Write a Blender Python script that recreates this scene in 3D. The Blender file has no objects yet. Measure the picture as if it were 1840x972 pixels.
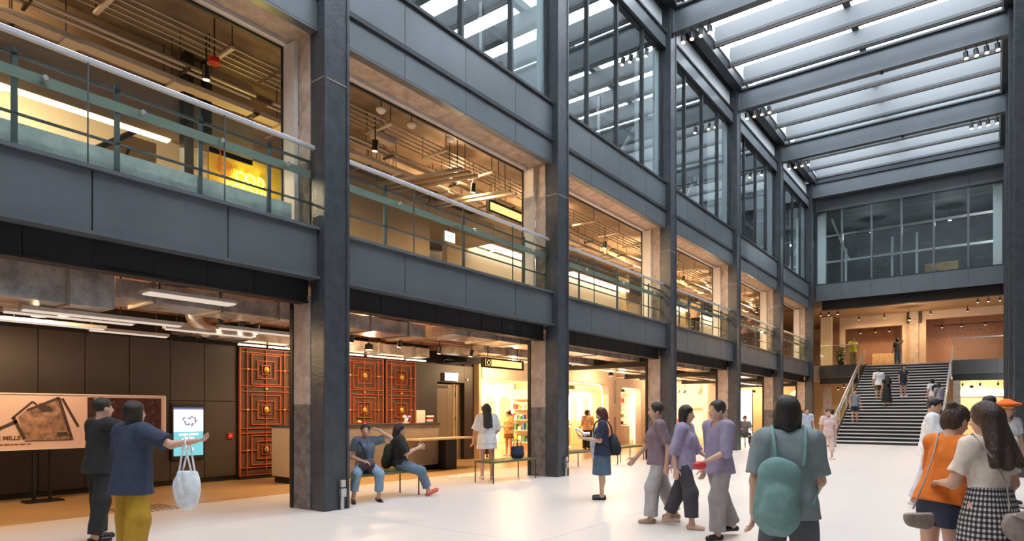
import bpy, math, random
import numpy as np
from mathutils import Vector, Matrix
random.seed(7)
S = bpy.context.scene
COL = S.collection
PI = math.pi

# ------------------------------------------------------------------ materials
def _nt(name):
    m = bpy.data.materials.new(name); m.use_nodes = True
    nt = m.node_tree
    return m, nt, nt.nodes['Principled BSDF']

def mat(name, col, rough=.5, metal=0., var=0., vscale=3., bump=0., bscale=20., col2=None, spec=None, stretch=None):
    m, nt, b = _nt(name)
    b.inputs['Base Color'].default_value = (*col, 1)
    b.inputs['Roughness'].default_value = rough
    b.inputs['Metallic'].default_value = metal
    if spec is not None: b.inputs['Specular IOR Level'].default_value = spec
    if var or bump:
        tc = nt.nodes.new('ShaderNodeTexCoord')
        src = tc.outputs['Object']
        if stretch:
            mp = nt.nodes.new('ShaderNodeMapping'); mp.inputs['Scale'].default_value = stretch
            nt.links.new(src, mp.inputs['Vector']); src = mp.outputs['Vector']
    if var:
        n = nt.nodes.new('ShaderNodeTexNoise'); n.inputs['Scale'].default_value = vscale
        n.inputs['Detail'].default_value = 6; n.inputs['Roughness'].default_value = .65
        nt.links.new(src, n.inputs['Vector'])
        r = nt.nodes.new('ShaderNodeValToRGB')
        c2 = col2 or tuple(c * (1 - var) for c in col)
        c1 = col if col2 else tuple(min(1, c * (1 + var)) for c in col)
        r.color_ramp.elements[0].position = .35; r.color_ramp.elements[1].position = .65
        r.color_ramp.elements[0].color = (*c2, 1); r.color_ramp.elements[1].color = (*c1, 1)
        nt.links.new(n.outputs['Fac'], r.inputs['Fac'])
        nt.links.new(r.outputs['Color'], b.inputs['Base Color'])
    if bump:
        n2 = nt.nodes.new('ShaderNodeTexNoise'); n2.inputs['Scale'].default_value = bscale; n2.inputs['Detail'].default_value = 4
        nt.links.new(src, n2.inputs['Vector'])
        bp = nt.nodes.new('ShaderNodeBump'); bp.inputs['Strength'].default_value = bump; bp.inputs['Distance'].default_value = .02
        nt.links.new(n2.outputs['Fac'], bp.inputs['Height'])
        nt.links.new(bp.outputs['Normal'], b.inputs['Normal'])
    return m

def emit(name, col, k):
    m = bpy.data.materials.new(name); m.use_nodes = True
    nt = m.node_tree; nt.nodes.clear()
    e = nt.nodes.new('ShaderNodeEmission'); e.inputs[0].default_value = (*col, 1); e.inputs[1].default_value = k
    o = nt.nodes.new('ShaderNodeOutputMaterial'); nt.links.new(e.outputs[0], o.inputs[0])
    return m

def glass(name, tint, refl=1.0, ior=1.5):
    m = bpy.data.materials.new(name); m.use_nodes = True
    nt = m.node_tree; nt.nodes.clear()
    t = nt.nodes.new('ShaderNodeBsdfTransparent'); t.inputs[0].default_value = (*tint, 1)
    g = nt.nodes.new('ShaderNodeBsdfGlossy'); g.inputs['Roughness'].default_value = .0; g.inputs[0].default_value = (.95, 1, 1, 1)
    f = nt.nodes.new('ShaderNodeFresnel'); f.inputs['IOR'].default_value = ior
    ml = nt.nodes.new('ShaderNodeMath'); ml.operation = 'MULTIPLY'; ml.inputs[1].default_value = refl; ml.use_clamp = True
    nt.links.new(f.outputs[0], ml.inputs[0])
    ge = nt.nodes.new('ShaderNodeNewGeometry')
    bk = nt.nodes.new('ShaderNodeMath'); bk.operation = 'SUBTRACT'; bk.inputs[0].default_value = 1.0
    nt.links.new(ge.outputs['Backfacing'], bk.inputs[1])
    m2 = nt.nodes.new('ShaderNodeMath'); m2.operation = 'MULTIPLY'
    nt.links.new(ml.outputs[0], m2.inputs[0]); nt.links.new(bk.outputs[0], m2.inputs[1]); ml = m2
    mx = nt.nodes.new('ShaderNodeMixShader')
    nt.links.new(ml.outputs[0], mx.inputs[0]); nt.links.new(t.outputs[0], mx.inputs[1]); nt.links.new(g.outputs[0], mx.inputs[2])
    o = nt.nodes.new('ShaderNodeOutputMaterial'); nt.links.new(mx.outputs[0], o.inputs[0])
    return m

M = {}
M['slate'] = mat('slate_panel', (.165, .183, .202), .36, .42, var=.06, vscale=1.2)
M['slate_dark'] = mat('slate_edge', (.030, .035, .042), .45)
M['steel'] = mat('painted_steel', (.058, .064, .076), .36, .15, var=.22, vscale=5, bump=.25, bscale=26)
M['seam'] = mat('weld_seam', (.24, .19, .17), .6)
M['black'] = mat('black_metal', (.012, .012, .013), .5)
M['darkbeam'] = mat('dark_beam', (.016, .015, .015), .6)
M['concrete'] = mat('old_concrete', (.60, .49, .41), .8, var=.3, vscale=5, bump=.5, bscale=18, col2=(.38, .29, .235))
M['concrete_low'] = mat('stained_concrete', (.17, .15, .135), .8, var=.4, vscale=6, bump=.5, bscale=18)
M['soffit'] = mat('bare_soffit', (.26, .185, .125), .7, var=.3, vscale=1.5, bump=.2, bscale=8)
M['duct'] = mat('galvanised_duct', (.74, .68, .63), .28, .75, var=.4, vscale=3, bump=.45, bscale=9)
M['pipe'] = mat('conduit', (.40, .34, .28), .4, .6)
M['tray'] = mat('painted_tray', (.58, .50, .42), .5, .1)
M['fin'] = mat('fin_paint', (.125, .137, .147), .55)
M['fin_dark'] = mat('fin_edge', (.05, .06, .07), .5)
M['upstand'] = mat('pale_upstand', (.62, .64, .66), .6)
M['white_paint'] = mat('white_paint', (.74, .78, .80), .5)
M['window_white'] = mat('window_frame_paint', (.68, .64, .62), .5)
M['kerb'] = mat('kerb_concrete', (.74, .77, .76), .75, var=.2, vscale=4, bump=.3)
M['glass_win'] = glass('curtain_glass', (.88, .93, .94), 2.2, 1.6)
M['glass_green'] = glass('balustrade_glass', (.91, .962, .938), 1.2)
M['glass_roof'] = glass('skylight_glass', (.97, .985, 1.0), .4)
M['glass_shop'] = glass('shop_glass', (.93, .95, .94), .8)
M['handrail'] = mat('steel_handrail', (.72, .72, .76), .3, .5)
M['rail'] = mat('old_rail_paint', (.105, .12, .125), .5, .2)
M['railgreen'] = mat('rail_plate_paint', (.27, .30, .265), .5, .2)
M['stud'] = mat('stainless', (.8, .8, .8), .25, .9)
M['panelwall'] = mat('brown_panel', (.060, .046, .038), .5, var=.1, vscale=1.)
M['panelgap'] = mat('panel_gap', (.012, .009, .008), .8)
M['brownwall'] = mat('brown_wall', (.30, .22, .15), .7, var=.08, vscale=.8)
M['creamwall'] = mat('cream_wall', (.78, .66, .50), .7)
M['pinkwall'] = mat('beige_render', (.60, .46, .36), .75, var=.06, vscale=1.)
M['yellowwall'] = mat('yellow_wall', (.74, .53, .28), .7)
M['floor_in'] = mat('lamplit_floor', (.54, .35, .17), .32, var=.12, vscale=.7)  # the same concrete, with warm lamplight put into its colour
M['floor_up'] = mat('upper_floor', (.40, .32, .25), .5)
M['dim'] = mat('dim_ceiling', (.13, .14, .15), .8, var=.15, vscale=1)
M['reveal'] = mat('white_pilaster', (.86, .90, .91), .6)
M['red'] = mat('red_paint', (.5, .02, .02), .4)
M['gate_bar'] = mat('gate_orange_paint', (.50, .105, .032), .5, .2)
M['gate_back'] = mat('gate_dark_sheet', (.12, .060, .036), .6, .2, var=.2)
M['gold'] = mat('gilded_brass', (.75, .46, .10), .35, .7)
M['counter'] = mat('counter_stone', (.27, .225, .19), .6, var=.1, vscale=2)
M['countertop'] = mat('counter_top', (.05, .04, .035), .35)
M['counter_side'] = mat('counter_end', (.62, .50, .36), .5)
M['wood'] = mat('pale_wood', (.62, .45, .26), .45, var=.15, vscale=4, stretch=(1, .1, 1))
M['doorpanel'] = mat('door_laminate', (.27, .20, .135), .45)
M['bench_green'] = mat('bench_green', (.13, .15, .055), .45, .2)
M['bench_leg'] = mat('bench_leg', (.028, .034, .026), .45, .3)
M['chrome'] = mat('brushed_metal', (.62, .60, .58), .3, .8)
M['warm_lens'] = emit('warm_lens', (1, .70, .36), 7)
M['led'] = emit('led_strip', (1, .78, .50), 5)
M['cove'] = emit('cove_glow', (1, .74, .42), 2.6)
M['white_led'] = emit('white_led', (1, .9, .75), 4.5)
M['exit'] = emit('exit_sign_face', (.80, .95, 1.0), 1.6)
M['exit_txt'] = mat('exit_green', (.02, .30, .14), .6)
M['paper'] = mat('paper', (.80, .74, .70), .8)
M['pink_paper'] = mat('pink_paper', (.80, .58, .50), .8)
M['riser'] = mat('stair_riser', (.035, .037, .045), .4)
M['nosing'] = mat('stair_nosing', (.80, .81, .84), .5)
M['blackcloth'] = mat('black_cloth', (.012, .012, .014), .9)

# floor: polished concrete with saw-cut joints
def floor_mat():
    m, nt, b = _nt('polished_concrete')
    tc = nt.nodes.new('ShaderNodeTexCoord')
    n = nt.nodes.new('ShaderNodeTexNoise'); n.inputs['Scale'].default_value = .5; n.inputs['Detail'].default_value = 5
    nt.links.new(tc.outputs['Object'], n.inputs['Vector'])
    r = nt.nodes.new('ShaderNodeValToRGB')
    r.color_ramp.elements[0].color = (.64, .565, .515, 1); r.color_ramp.elements[1].color = (.71, .635, .585, 1)
    nt.links.new(n.outputs['Fac'], r.inputs['Fac'])
    sx = nt.nodes.new('ShaderNodeSeparateXYZ'); nt.links.new(tc.outputs['Object'], sx.inputs[0])
    def joint(sock, off, per):
        a = nt.nodes.new('ShaderNodeMath'); a.operation = 'SUBTRACT'; a.inputs[1].default_value = off; nt.links.new(sock, a.inputs[0])
        p = nt.nodes.new('ShaderNodeMath'); p.operation = 'PINGPONG'; p.inputs[1].default_value = per / 2; nt.links.new(a.outputs[0], p.inputs[0])
        l = nt.nodes.new('ShaderNodeMath'); l.operation = 'LESS_THAN'; l.inputs[1].default_value = .006; nt.links.new(p.outputs[0], l.inputs[0])
        return l
    j1 = joint(sx.outputs['Y'], 5.95, 6.4235); j2 = joint(sx.outputs['X'], -4.2, 4.2)
    mx = nt.nodes.new('ShaderNodeMath'); mx.operation = 'MAXIMUM'
    nt.links.new(j1.outputs[0], mx.inputs[0]); nt.links.new(j2.outputs[0], mx.inputs[1])
    c = nt.nodes.new('ShaderNodeMix'); c.data_type = 'RGBA'
    nt.links.new(mx.outputs[0], c.inputs[0]); nt.links.new(r.outputs['Color'], c.inputs[6]); c.inputs[7].default_value = (.35, .31, .28, 1)
    nt.links.new(c.outputs[2], b.inputs['Base Color'])
    b.inputs['Roughness'].default_value = .42
    return m
M['floor'] = floor_mat()

# ------------------------------------------------------------------ mesh builder
class MB:
    def __init__(s): s.v = []; s.f = []; s.mi = []; s.cur = 0; s.sm = []; s.smooth = False
    def add(s, vs, fs):
        o = len(s.v); s.v += [tuple(v) for v in vs]
        for f in fs: s.f.append(tuple(i + o for i in f)); s.mi.append(s.cur); s.sm.append(s.smooth)
        return s
    def box(s, x0, y0, z0, x1, y1, z1):
        if x0 > x1: x0, x1 = x1, x0
        if y0 > y1: y0, y1 = y1, y0
        if z0 > z1: z0, z1 = z1, z0
        return s.add([(x0,y0,z0),(x1,y0,z0),(x1,y1,z0),(x0,y1,z0),(x0,y0,z1),(x1,y0,z1),(x1,y1,z1),(x0,y1,z1)],
                     [(0,3,2,1),(4,5,6,7),(0,1,5,4),(1,2,6,5),(2,3,7,6),(3,0,4,7)])
    def obox(s, c, ax, half):
        c = Vector(c); a = [Vector(q).normalized() * h for q, h in zip(ax, half)]
        vs = [c + a[0]*i + a[1]*j + a[2]*k for k in (-1,1) for i, j in ((-1,-1),(1,-1),(1,1),(-1,1))]
        return s.add(vs, [(0,3,2,1),(4,5,6,7),(0,1,5,4),(1,2,6,5),(2,3,7,6),(3,0,4,7)])
    def bar(s, p, q, w, t, up=(0,0,1)):
        p = Vector(p); q = Vector(q); d = (q-p); L = d.length; d.normalize(); u = Vector(up)
        sd = d.cross(u)
        if sd.length < 1e-4: sd = d.cross(Vector((1,0,0)))
        sd.normalize(); u2 = sd.cross(d)
        return s.obox((p+q)/2, (d, sd, u2), (L/2, w/2, t/2))
    def cyl(s, p, q, r, n=12, r2=None, cap=True):
        p = Vector(p); q = Vector(q); d = (q-p).normalized()
        a = d.orthogonal().normalized(); b = d.cross(a); r2 = r if r2 is None else r2
        vs = [p + (a*math.cos(t)+b*math.sin(t))*r for t in [2*PI*i/n for i in range(n)]] + \
             [q + (a*math.cos(t)+b*math.sin(t))*r2 for t in [2*PI*i/n for i in range(n)]]
        s0 = s.smooth; s.smooth = n > 6
        s.add(vs, [(i,(i+1)%n,n+(i+1)%n,n+i) for i in range(n)])
        s.smooth = False
        if cap: s.add(vs[:n], [tuple(range(n))[::-1]]); s.add(vs[n:], [tuple(range(n))])
        s.smooth = s0
        return s
    def tube(s, pts, r, n=8):
        pts = [Vector(p) for p in pts]; rings = []; a = None
        for i, p in enumerate(pts):
            d = (pts[min(i+1,len(pts)-1)] - pts[max(i-1,0)]).normalized()
            a = d.orthogonal().normalized() if a is None else (a - d*a.dot(d)).normalized()
            b = d.cross(a)
            rings += [p + (a*math.cos(2*PI*k/n)+b*math.sin(2*PI*k/n))*r for k in range(n)]
        fs = []
        for i in range(len(pts)-1):
            for k in range(n):
                fs.append((i*n+k, i*n+(k+1)%n, (i+1)*n+(k+1)%n, (i+1)*n+k))
        s0 = s.smooth; s.smooth = True
        s.add(rings, fs); s.smooth = s0
        m = (len(pts)-1)*n
        s.add(rings[:n], [tuple(range(n))[::-1]]); s.add(rings[m:], [tuple(range(n))])
        return s
    def ell(s, c, r, n=16, m=10):
        vs = []; fs = []
        for j in range(m+1):
            t = PI*j/m
            for i in range(n):
                p = 2*PI*i/n
                vs.append((c[0]+r[0]*math.sin(t)*math.cos(p), c[1]+r[1]*math.sin(t)*math.sin(p), c[2]+r[2]*math.cos(t)))
        for j in range(m):
            for i in range(n):
                fs.append((j*n+i, (j+1)*n+i, (j+1)*n+(i+1)%n, j*n+(i+1)%n))
        s0 = s.smooth; s.smooth = True; s.add(vs, fs); s.smooth = s0
        return s
    def prism(s, poly, axis, t0, t1):
        # poly of 2D points; axis 'x': (y,z), 'y': (x,z), 'z': (x,y)
        def mk(p, t): return {'x': (t, p[0], p[1]), 'y': (p[0], t, p[1]), 'z': (p[0], p[1], t)}[axis]
        n = len(poly)
        vs = [mk(p, t0) for p in poly] + [mk(p, t1) for p in poly]
        return s.add(vs, [tuple(range(n)), tuple(range(n, 2*n))[::-1]] + [(i, n+i, n+(i+1)%n, (i+1)%n) for i in range(n)])
    def lathe(s, c, prof, n=16):
        vs = []; fs = []
        for r, z in prof:
            vs += [(c[0]+r*math.cos(2*PI*i/n), c[1]+r*math.sin(2*PI*i/n), c[2]+z) for i in range(n)]
        for j in range(len(prof)-1):
            for i in range(n): fs.append((j*n+i, j*n+(i+1)%n, (j+1)*n+(i+1)%n, (j+1)*n+i))
        s0 = s.smooth; s.smooth = True; s.add(vs, fs); s.smooth = s0
        return s
    def build(s, name, mats, parent=None, label=None, inv=True, bevel=0):
        me = bpy.data.meshes.new(name); me.from_pydata(s.v, [], s.f)
        if not isinstance(mats, (list, tuple)): mats = [mats]
        for m in mats: me.materials.append(m)
        if len(mats) > 1: me.polygons.foreach_set('material_index', s.mi)
        if any(s.sm): me.polygons.foreach_set('use_smooth', s.sm)
        me.update()
        o = bpy.data.objects.new(name, me); COL.objects.link(o)
        if parent is not None:
            o.parent = parent
            if inv: o.matrix_parent_inverse = parent.matrix_basis.inverted() if parent.parent is None else Matrix()
        if label: o['label'] = label
        if bevel:
            b = o.modifiers.new('bevel', 'BEVEL'); b.width = bevel; b.segments = 2; b.limit_method = 'ANGLE'
        return o

def tag(o, label, cat, group=None, kind=None):
    o['label'] = label; o['category'] = cat
    if group: o['group'] = group
    if kind: o['kind'] = kind
    return o
def thing(name, label, cat, loc=(0,0,0), group=None):
    o = bpy.data.objects.new(name, None); COL.objects.link(o); o.location = loc; o.empty_display_size = .1
    return tag(o, label, cat, group)
def struct(name, mb, m, label=None, cat=None):
    o = mb.build(name, m); o['kind'] = 'structure'
    if label: o['label'] = label
    if cat: o['category'] = cat
    return o
def dup(root, delta, label, group=None):
    r = root.copy(); COL.objects.link(r)
    r.location = Vector(root.location) + Vector(delta); r['label'] = label
    if group: r['group'] = group
    for ch in list(root.children):
        c = ch.copy(); COL.objects.link(c); c.parent = r
        for g in list(ch.children):
            d = g.copy(); COL.objects.link(d); d.parent = c
    return r
def B(*a): return MB().box(*a)

def text_mb(txt, size, origin, right, up, depth=.01, bold=0.):
    cu = bpy.data.curves.new('lettering', 'FONT'); cu.body = txt; cu.size = size; cu.extrude = depth / 2; cu.offset = bold
    o = bpy.data.objects.new('lettering', cu); COL.objects.link(o)
    dg = bpy.context.evaluated_depsgraph_get(); me = o.evaluated_get(dg).to_mesh()
    r = Vector(right).normalized(); u = Vector(up).normalized(); n = r.cross(u); og = Vector(origin)
    mb = MB(); mb.add([og + r*v.co.x + u*v.co.y + n*v.co.z for v in me.vertices], [tuple(p.vertices) for p in me.polygons])
    o.evaluated_get(dg).to_mesh_clear(); COL.objects.unlink(o); bpy.data.objects.remove(o); bpy.data.curves.remove(cu)
    return mb

def lamp(kind, loc, energy, col, parent=None, size=.05, spot=None, target=None):
    l = bpy.data.lights.new('bulb', kind); l.energy = energy; l.color = col
    if kind == 'POINT': l.shadow_soft_size = size
    if kind == 'SPOT': l.shadow_soft_size = size; l.spot_size = spot or 1.9; l.spot_blend = .8
    o = bpy.data.objects.new('bulb', l); COL.objects.link(o); o.location = loc
    if target is not None:
        o.rotation_euler = (Vector(target)-Vector(loc)).to_track_quat('-Z', 'Y').to_euler()
    if parent is not None:
        o.parent = parent; o.matrix_parent_inverse = parent.matrix_basis.inverted()
    return o

# ------------------------------------------------------------------ grid of the place
XF, XA = -8.03, -8.181          # front of the steel columns, front of the cladding
BAY, CW = 6.4235, .467
def cY(k): return 6.351 + BAY * k   # far edge of column k
YE = 38.9
ORD = ['nearest', 'second', 'third', 'fourth', 'fifth', 'farthest']
OFFS = [0.0, 1.33, 2.93, 4.54, BAY - CW]
WARM = (1., .66, .34)
WARM2 = (1., .76, .48)
Y0 = -6.0                        # the hall runs on behind the camera to here
# ================================================================== SETTING
# floors
struct('floor', MB().box(-10.4, Y0, -.3, 8.0, 52, 0), M['floor'])
fi = struct('floor_arcade', MB().box(-20, Y0, -.3, -10.4, 52, 0), M['floor_in'])  # warm colour starts where daylight stops reaching in
struct('floor_upper', MB().box(-20, Y0, 3.60, -8.42, 42.0, 4.25), [M['floor_up']])
# arcade ceiling (underside of the first floor slab): ribbed warm concrete
mb = MB().box(-20, Y0, 3.50, -8.62, 42.0, 3.60)
for i in range(18): mb.box(-20, -.2 + i*2.3, 3.36, -8.7, .0 + i*2.3, 3.5)
struct('ceiling_arcade', mb, mat('arcade_soffit', (.56, .33, .21), .5, var=.35, vscale=2.5, bump=.2, bscale=10))
struct('ceiling_upper', MB().box(-20, Y0, 7.70, -8.95, 41.5, 8.40), M['soffit'])
struct('ceiling_top', MB().box(-20, Y0, 13.42, -8.45, 48, 13.7), M['dim'])
# outer shell
struct('wall_left', MB().box(-20.2, Y0, 0, -20, 52, 13.7), M['creamwall'])
struct('wall_back', MB().box(-20, Y0-.3, 0, 8, Y0, 15.2), mat('back_wall', (.30, .31, .33), .7))
struct('wall_end', MB().box(-20, 52, 0, 8, 52.2, 15.2), M['pinkwall'])
# right hand side of the hall, seen at a sliver
mb = MB(); mb.box(.66, Y0, 0, .9, YE+.5, 1.27); mb.box(.74, Y0, 1.27, .9, YE+.5, 15.2)
struct('wall_right', mb, mat('right_wall', (.085, .10, .12), .5))
struct('baseboard_right', MB().box(.60, Y0, 0, .659, YE, 1.25), mat('plinth', (.30, .31, .34), .6, var=.08))
for i in range(6):
    pass

# ------------------------------------------------------------------ steel columns
def steel_column(k, side, label):
    y1 = cY(k); y0 = y1 - CW
    if side < 0: x0, x1 = XF - .33, XF
    else: x0, x1 = .40, .73
    t = thing('steel_column', label, 'column', ((x0+x1)/2, (y0+y1)/2, 0), 'steel columns of the %s side' % ('left' if side < 0 else 'right'))
    fx = x1 if side < 0 else x0; s = 1 if side < 0 else -1
    mb = MB().box(x0, y0, 0, x1, y1, 14.2); mb.build('shaft', M['steel'], t, bevel=.006)
    MB().box(fx, y0, 0.004, fx+.018*s, y0+.05, 14.2).box(fx, y1-.05, 0.004, fx+.018*s, y1, 14.2).build('edge_flange', M['steel'], t, bevel=.004)
    zs = 6.55
    MB().box(fx, y0+.05, zs, fx+.008*s, y1-.05, zs+.025).box(x0, y0-.006, zs, fx, y0, zs+.025).build('weld_seam', M['seam'], t)
    mb = MB()
    for z in [1.0+.9*i for i in range(14)]:
        for yy in (y0-.008,): mb.box(x1-.10, yy, z, x1-.075, yy+.008, z+.025)
    mb.build('bolt_row', M['steel'], t)
    return t
for k in range(0, 6):
    steel_column(k, -1, '%s dark grey steel column of the left facade, counted into the hall' % ORD[k])
for i, k in enumerate(range(2, 6)):
    steel_column(k, 1, '%s dark grey steel column down the right edge of the hall' % ['nearest', 'second', 'third', 'farthest'][i])

def concrete_column(k, lvl):
    y1 = cY(k); y0 = y1 - CW - .02
    nm = 'ground floor' if lvl == 0 else 'first floor'
    t = thing('concrete_column', 'old bare concrete column on the %s, behind the %s steel column' % (nm, ORD[k]), 'column', (-8.55, (y0+y1)/2, 0 if lvl == 0 else 4.3), 'old concrete columns of the %s' % nm)
    if lvl == 0:
        MB().box(-8.78, y0, 0, -8.362, y1-.02, 1.62).build('stained_base', M['concrete_low'], t, 'dark stained lower part', bevel=.01)
        MB().box(-8.78, y0, 1.62, -8.362, y1-.02, 3.3).build('shaft', M['concrete'], t, 'bare pinkish upper part', bevel=.01)
        MB().box(-8.86, y0-.015, 0, -8.78, y1, 3.3).build('steel_angle', M['black'], t)
    else:
        MB().box(-8.64, y0, 4.3, -8.362, y1-.02, 5.35).build('stained_base', M['concrete_low'], t, 'dark stained lower part', bevel=.01)
        MB().box(-8.64, y0, 5.35, -8.362, y1-.02, 7.7).build('shaft', M['concrete'], t, 'bare pinkish upper part', bevel=.01)
for k in range(6):
    concrete_column(k, 0); concrete_column(k, 1)

# ------------------------------------------------------------------ cladding of the left facade
def cladding(b, lvl):
    ya = cY(b-1); yb = cY(b) - CW
    if lvl == 1:
        t = thing('spandrel', 'slate grey metal spandrel below the glass balustrade, %s bay of the left facade' % ORD[b], 'cladding', (XA, (ya+yb)/2, 3.5), 'first floor spandrels of the left facade')
        MB().box(XA-.16, ya, 3.56, XA-.02, yb, 4.25).build('backing', M['black'], t)
        for j in range(4):
            MB().box(XA-.02, ya+OFFS[j]+(.008 if j else 0), 3.565, XA, ya+OFFS[j+1]-.008, 4.262).build('panel', M['slate'], t)
        MB().box(XA-.16, ya, 4.265, XA+.05, yb, 4.312).build('top_lip', M['slate'], t)
        MB().box(XA-.16, ya, 3.52, XA+.065, yb, 3.56).build('bottom_lip', M['slate'], t)
        # dark header beam set back underneath
        h = thing('header_beam', 'black steel header beam over the ground floor opening of the %s bay' % ORD[b], 'beam', (-8.5, (ya+yb)/2, 3.2), 'header beams over the ground floor openings')
        mb = MB().box(-8.60, ya, 3.21, -8.42, yb, 3.59).box(-8.61, ya, 3.18, -8.38, yb, 3.21)
        mb.build('beam_web', M['darkbeam'], h)
        mb = MB()
        for j in range(9): mb.box(-8.42, ya+.3+j*.68, 3.21, -8.412, ya+.312+j*.68, 3.56)
        mb.build('stiffener', M['darkbeam'], h)
    else:
        t = thing('spandrel', 'slate grey two band metal spandrel below the top windows, %s bay of the left facade' % ORD[b], 'cladding', (XA, (ya+yb)/2, 7.3), 'top floor spandrels of the left facade')
        MB().box(XA-.14, ya, 7.32, XA-.02, yb, 8.68).build('backing', M['black'], t)
        for z0, z1 in ((7.33, 7.80), (7.885, 8.66)):
            for j in range(4):
                MB().box(XA-.02, ya+OFFS[j]+(.006 if j else 0), z0, XA, ya+OFFS[j+1]-.006, z1).build('panel', M['slate'], t)
        MB().box(XA-.14, ya, 7.80, XA+.045, yb, 7.885).build('middle_lip', M['slate_dark'], t)
        MB().box(XA-.14, ya, 8.66, XA+.05, yb, 8.72).build('top_lip', M['slate_dark'], t)
        for j in range(4):
            MB().box(-8.33, ya+OFFS[j]+(.006 if j else 0), 7.29, XA+.004, ya+OFFS[j+1]-.006, 7.32).build('soffit_panel', M['slate'], t)
        tag(MB().box(-8.95, ya, 7.34, -8.34, yb+.02, 8.3).build('concrete_lintel', M['concrete'], None),
            'rough pinkish concrete lintel over the first floor opening of the %s bay' % ORD[b], 'beam', 'concrete lintels')
for b in range(6):
    cladding(b, 1); cladding(b, 2)

# ------------------------------------------------------------------ first floor window surrounds and balustrades
def surround(b):
    ya = cY(b-1); yb = cY(b) - CW - .02
    t = thing('window_frame', 'white painted steel opening frame on the first floor, %s bay' % ORD[b], 'frame', (-8.8, (ya+yb)/2, 4.3), 'opening frames of the first floor')
    MB().box(-8.94, yb-.075, 4.26, -8.645, yb-.005, 7.28).build('jamb', M['window_white'], t)
    MB().box(-8.94, ya+.01, 4.26, -8.645, ya+.10, 7.28).build('jamb', M['window_white'], t)
    MB().box(-8.98, ya+.01, 7.28, -8.84, yb-.005, 7.338).build('head', M['window_white'], t)
    MB().box(-8.97, yb-.10, 4.26, -8.945, yb-.005, 7.24).box(-8.99, ya+.2, 7.24, -8.945, yb-.005, 7.275).build('black_edge', M['black'], t, 'black inner edge')
for b in range(6): surround(b)
tag(MB().box(-8.72, .12, 4.255, -8.52, 5.66, 4.68).build('kerb', M['kerb']), 'pale concrete kerb behind the glass balustrade of the nearest bay', 'kerb')

def balustrade(b):
    ya = cY(b-1)+.01; yb = cY(b) - CW - .01
    t = thing('glass_balustrade', 'green tinted glass balustrade with steel handrail on the first floor, %s bay' % ORD[b], 'balustrade', (-8.25, (ya+yb)/2, 4.35), 'glass balustrades of the first floor')
    js = [ya, ya+(1.6 if b else 1.25), ya+2.9, ya+4.52, yb]
    for j in range(4):
        MB().box(-8.256, js[j]+.006, 4.314, -8.244, js[j+1]-.006, 5.50).build('glass_pane', M['glass_green'], t)
        if j: MB().box(-8.262, js[j]-.0055, 4.314, -8.238, js[j]+.0055, 5.50).build('pane_joint', M['rail'], t)
    MB().box(-8.285, ya, 5.50, -8.225, yb, 5.56).build('handrail', M['handrail'], t, bevel=.008)
    for j in range(3 if b else 4):
        yy = ya + 1.02 + j*2.03 if b else 2.18 + j*1.0
        MB().box(-8.375, yy-.028, 4.314, -8.345, yy+.028, 5.42).build('post', M['rail'], t)
        MB().cyl((-8.345, yy+.25, 5.16), (-8.236, yy+.25, 5.16), .028, 12).build('standoff', M['stud'], t)
    MB().box(-8.344, ya, 5.09, -8.335, yb, 5.21).build('middle_plate', M['railgreen'], t)
    MB().box(-8.385, ya, 5.33, -8.345, yb, 5.36).build('upper_rail', M['rail'], t)
    MB().box(-8.375, ya, 4.70, -8.345, yb, 4.725).build('lower_rail', M['rail'], t)
for b in range(6): balustrade(b)

# ------------------------------------------------------------------ top floor curtain windows
def curtain(b):
    ya = cY(b-1)+.005; yb = cY(b) - CW - .005
    w = MB().box(-8.36, ya, 8.72, -8.29, yb, 8.78).box(-8.36, ya, 12.86, -8.29, yb, 12.92).box(-8.36, ya, 8.78, -8.29, ya+.06, 12.86).box(-8.36, yb-.06, 8.78, -8.29, yb, 12.86)
    o = struct('window_%d' % (b+1), w, M['slate_dark'], 'tall dark framed curtain window on the top floor, %s bay' % ORD[b], 'window')
    js = [ya+.06] + [ya+q for q in OFFS[1:4]] + [yb-.06]
    for j in range(4):
        MB().box(-8.33, js[j]+.001, 8.78, -8.318, js[j+1]-.001, 12.86).build('glass_pane', M['glass_win'], o)
        if j: MB().box(-8.40, js[j]-.032, 8.78, -8.262, js[j]+.032, 12.86).build('mullion', M['slate_dark'], o)
    tag(MB().box(-9.1, yb-.30, 8.43, -8.40, yb-.02, 12.89).build('pilaster', M['reveal']), 'white painted pilaster behind the top window, %s bay' % ORD[b], 'column', 'white pilasters of the top floor')
    e = thing('eave_beam', 'slate grey eave beam over the top window, %s bay of the left facade' % ORD[b], 'beam', (XA, (ya+yb)/2, 12.9), 'eave beams')
    MB().box(-8.60, ya, 12.925, XA, yb, 13.36).build('panel', M['slate'], e)
    MB().box(-8.60, ya, 13.36, XA+.05, yb, 13.42).build('top_lip', M['slate_dark'], e)
    MB().box(-8.60, ya, 12.90, XA+.012, yb, 12.925).build('bottom_lip', M['slate_dark'], e)
    MB().box(-8.40, ya, 13.56, -8.30, yb, 14.14).build('upstand', M['upstand'], e, 'pale upstand strip')
for b in range(6): curtain(b)
struct('floor_top', MB().box(-20, Y0, 8.40, -8.44, 41.5, 8.42), M['dim'])
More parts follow.
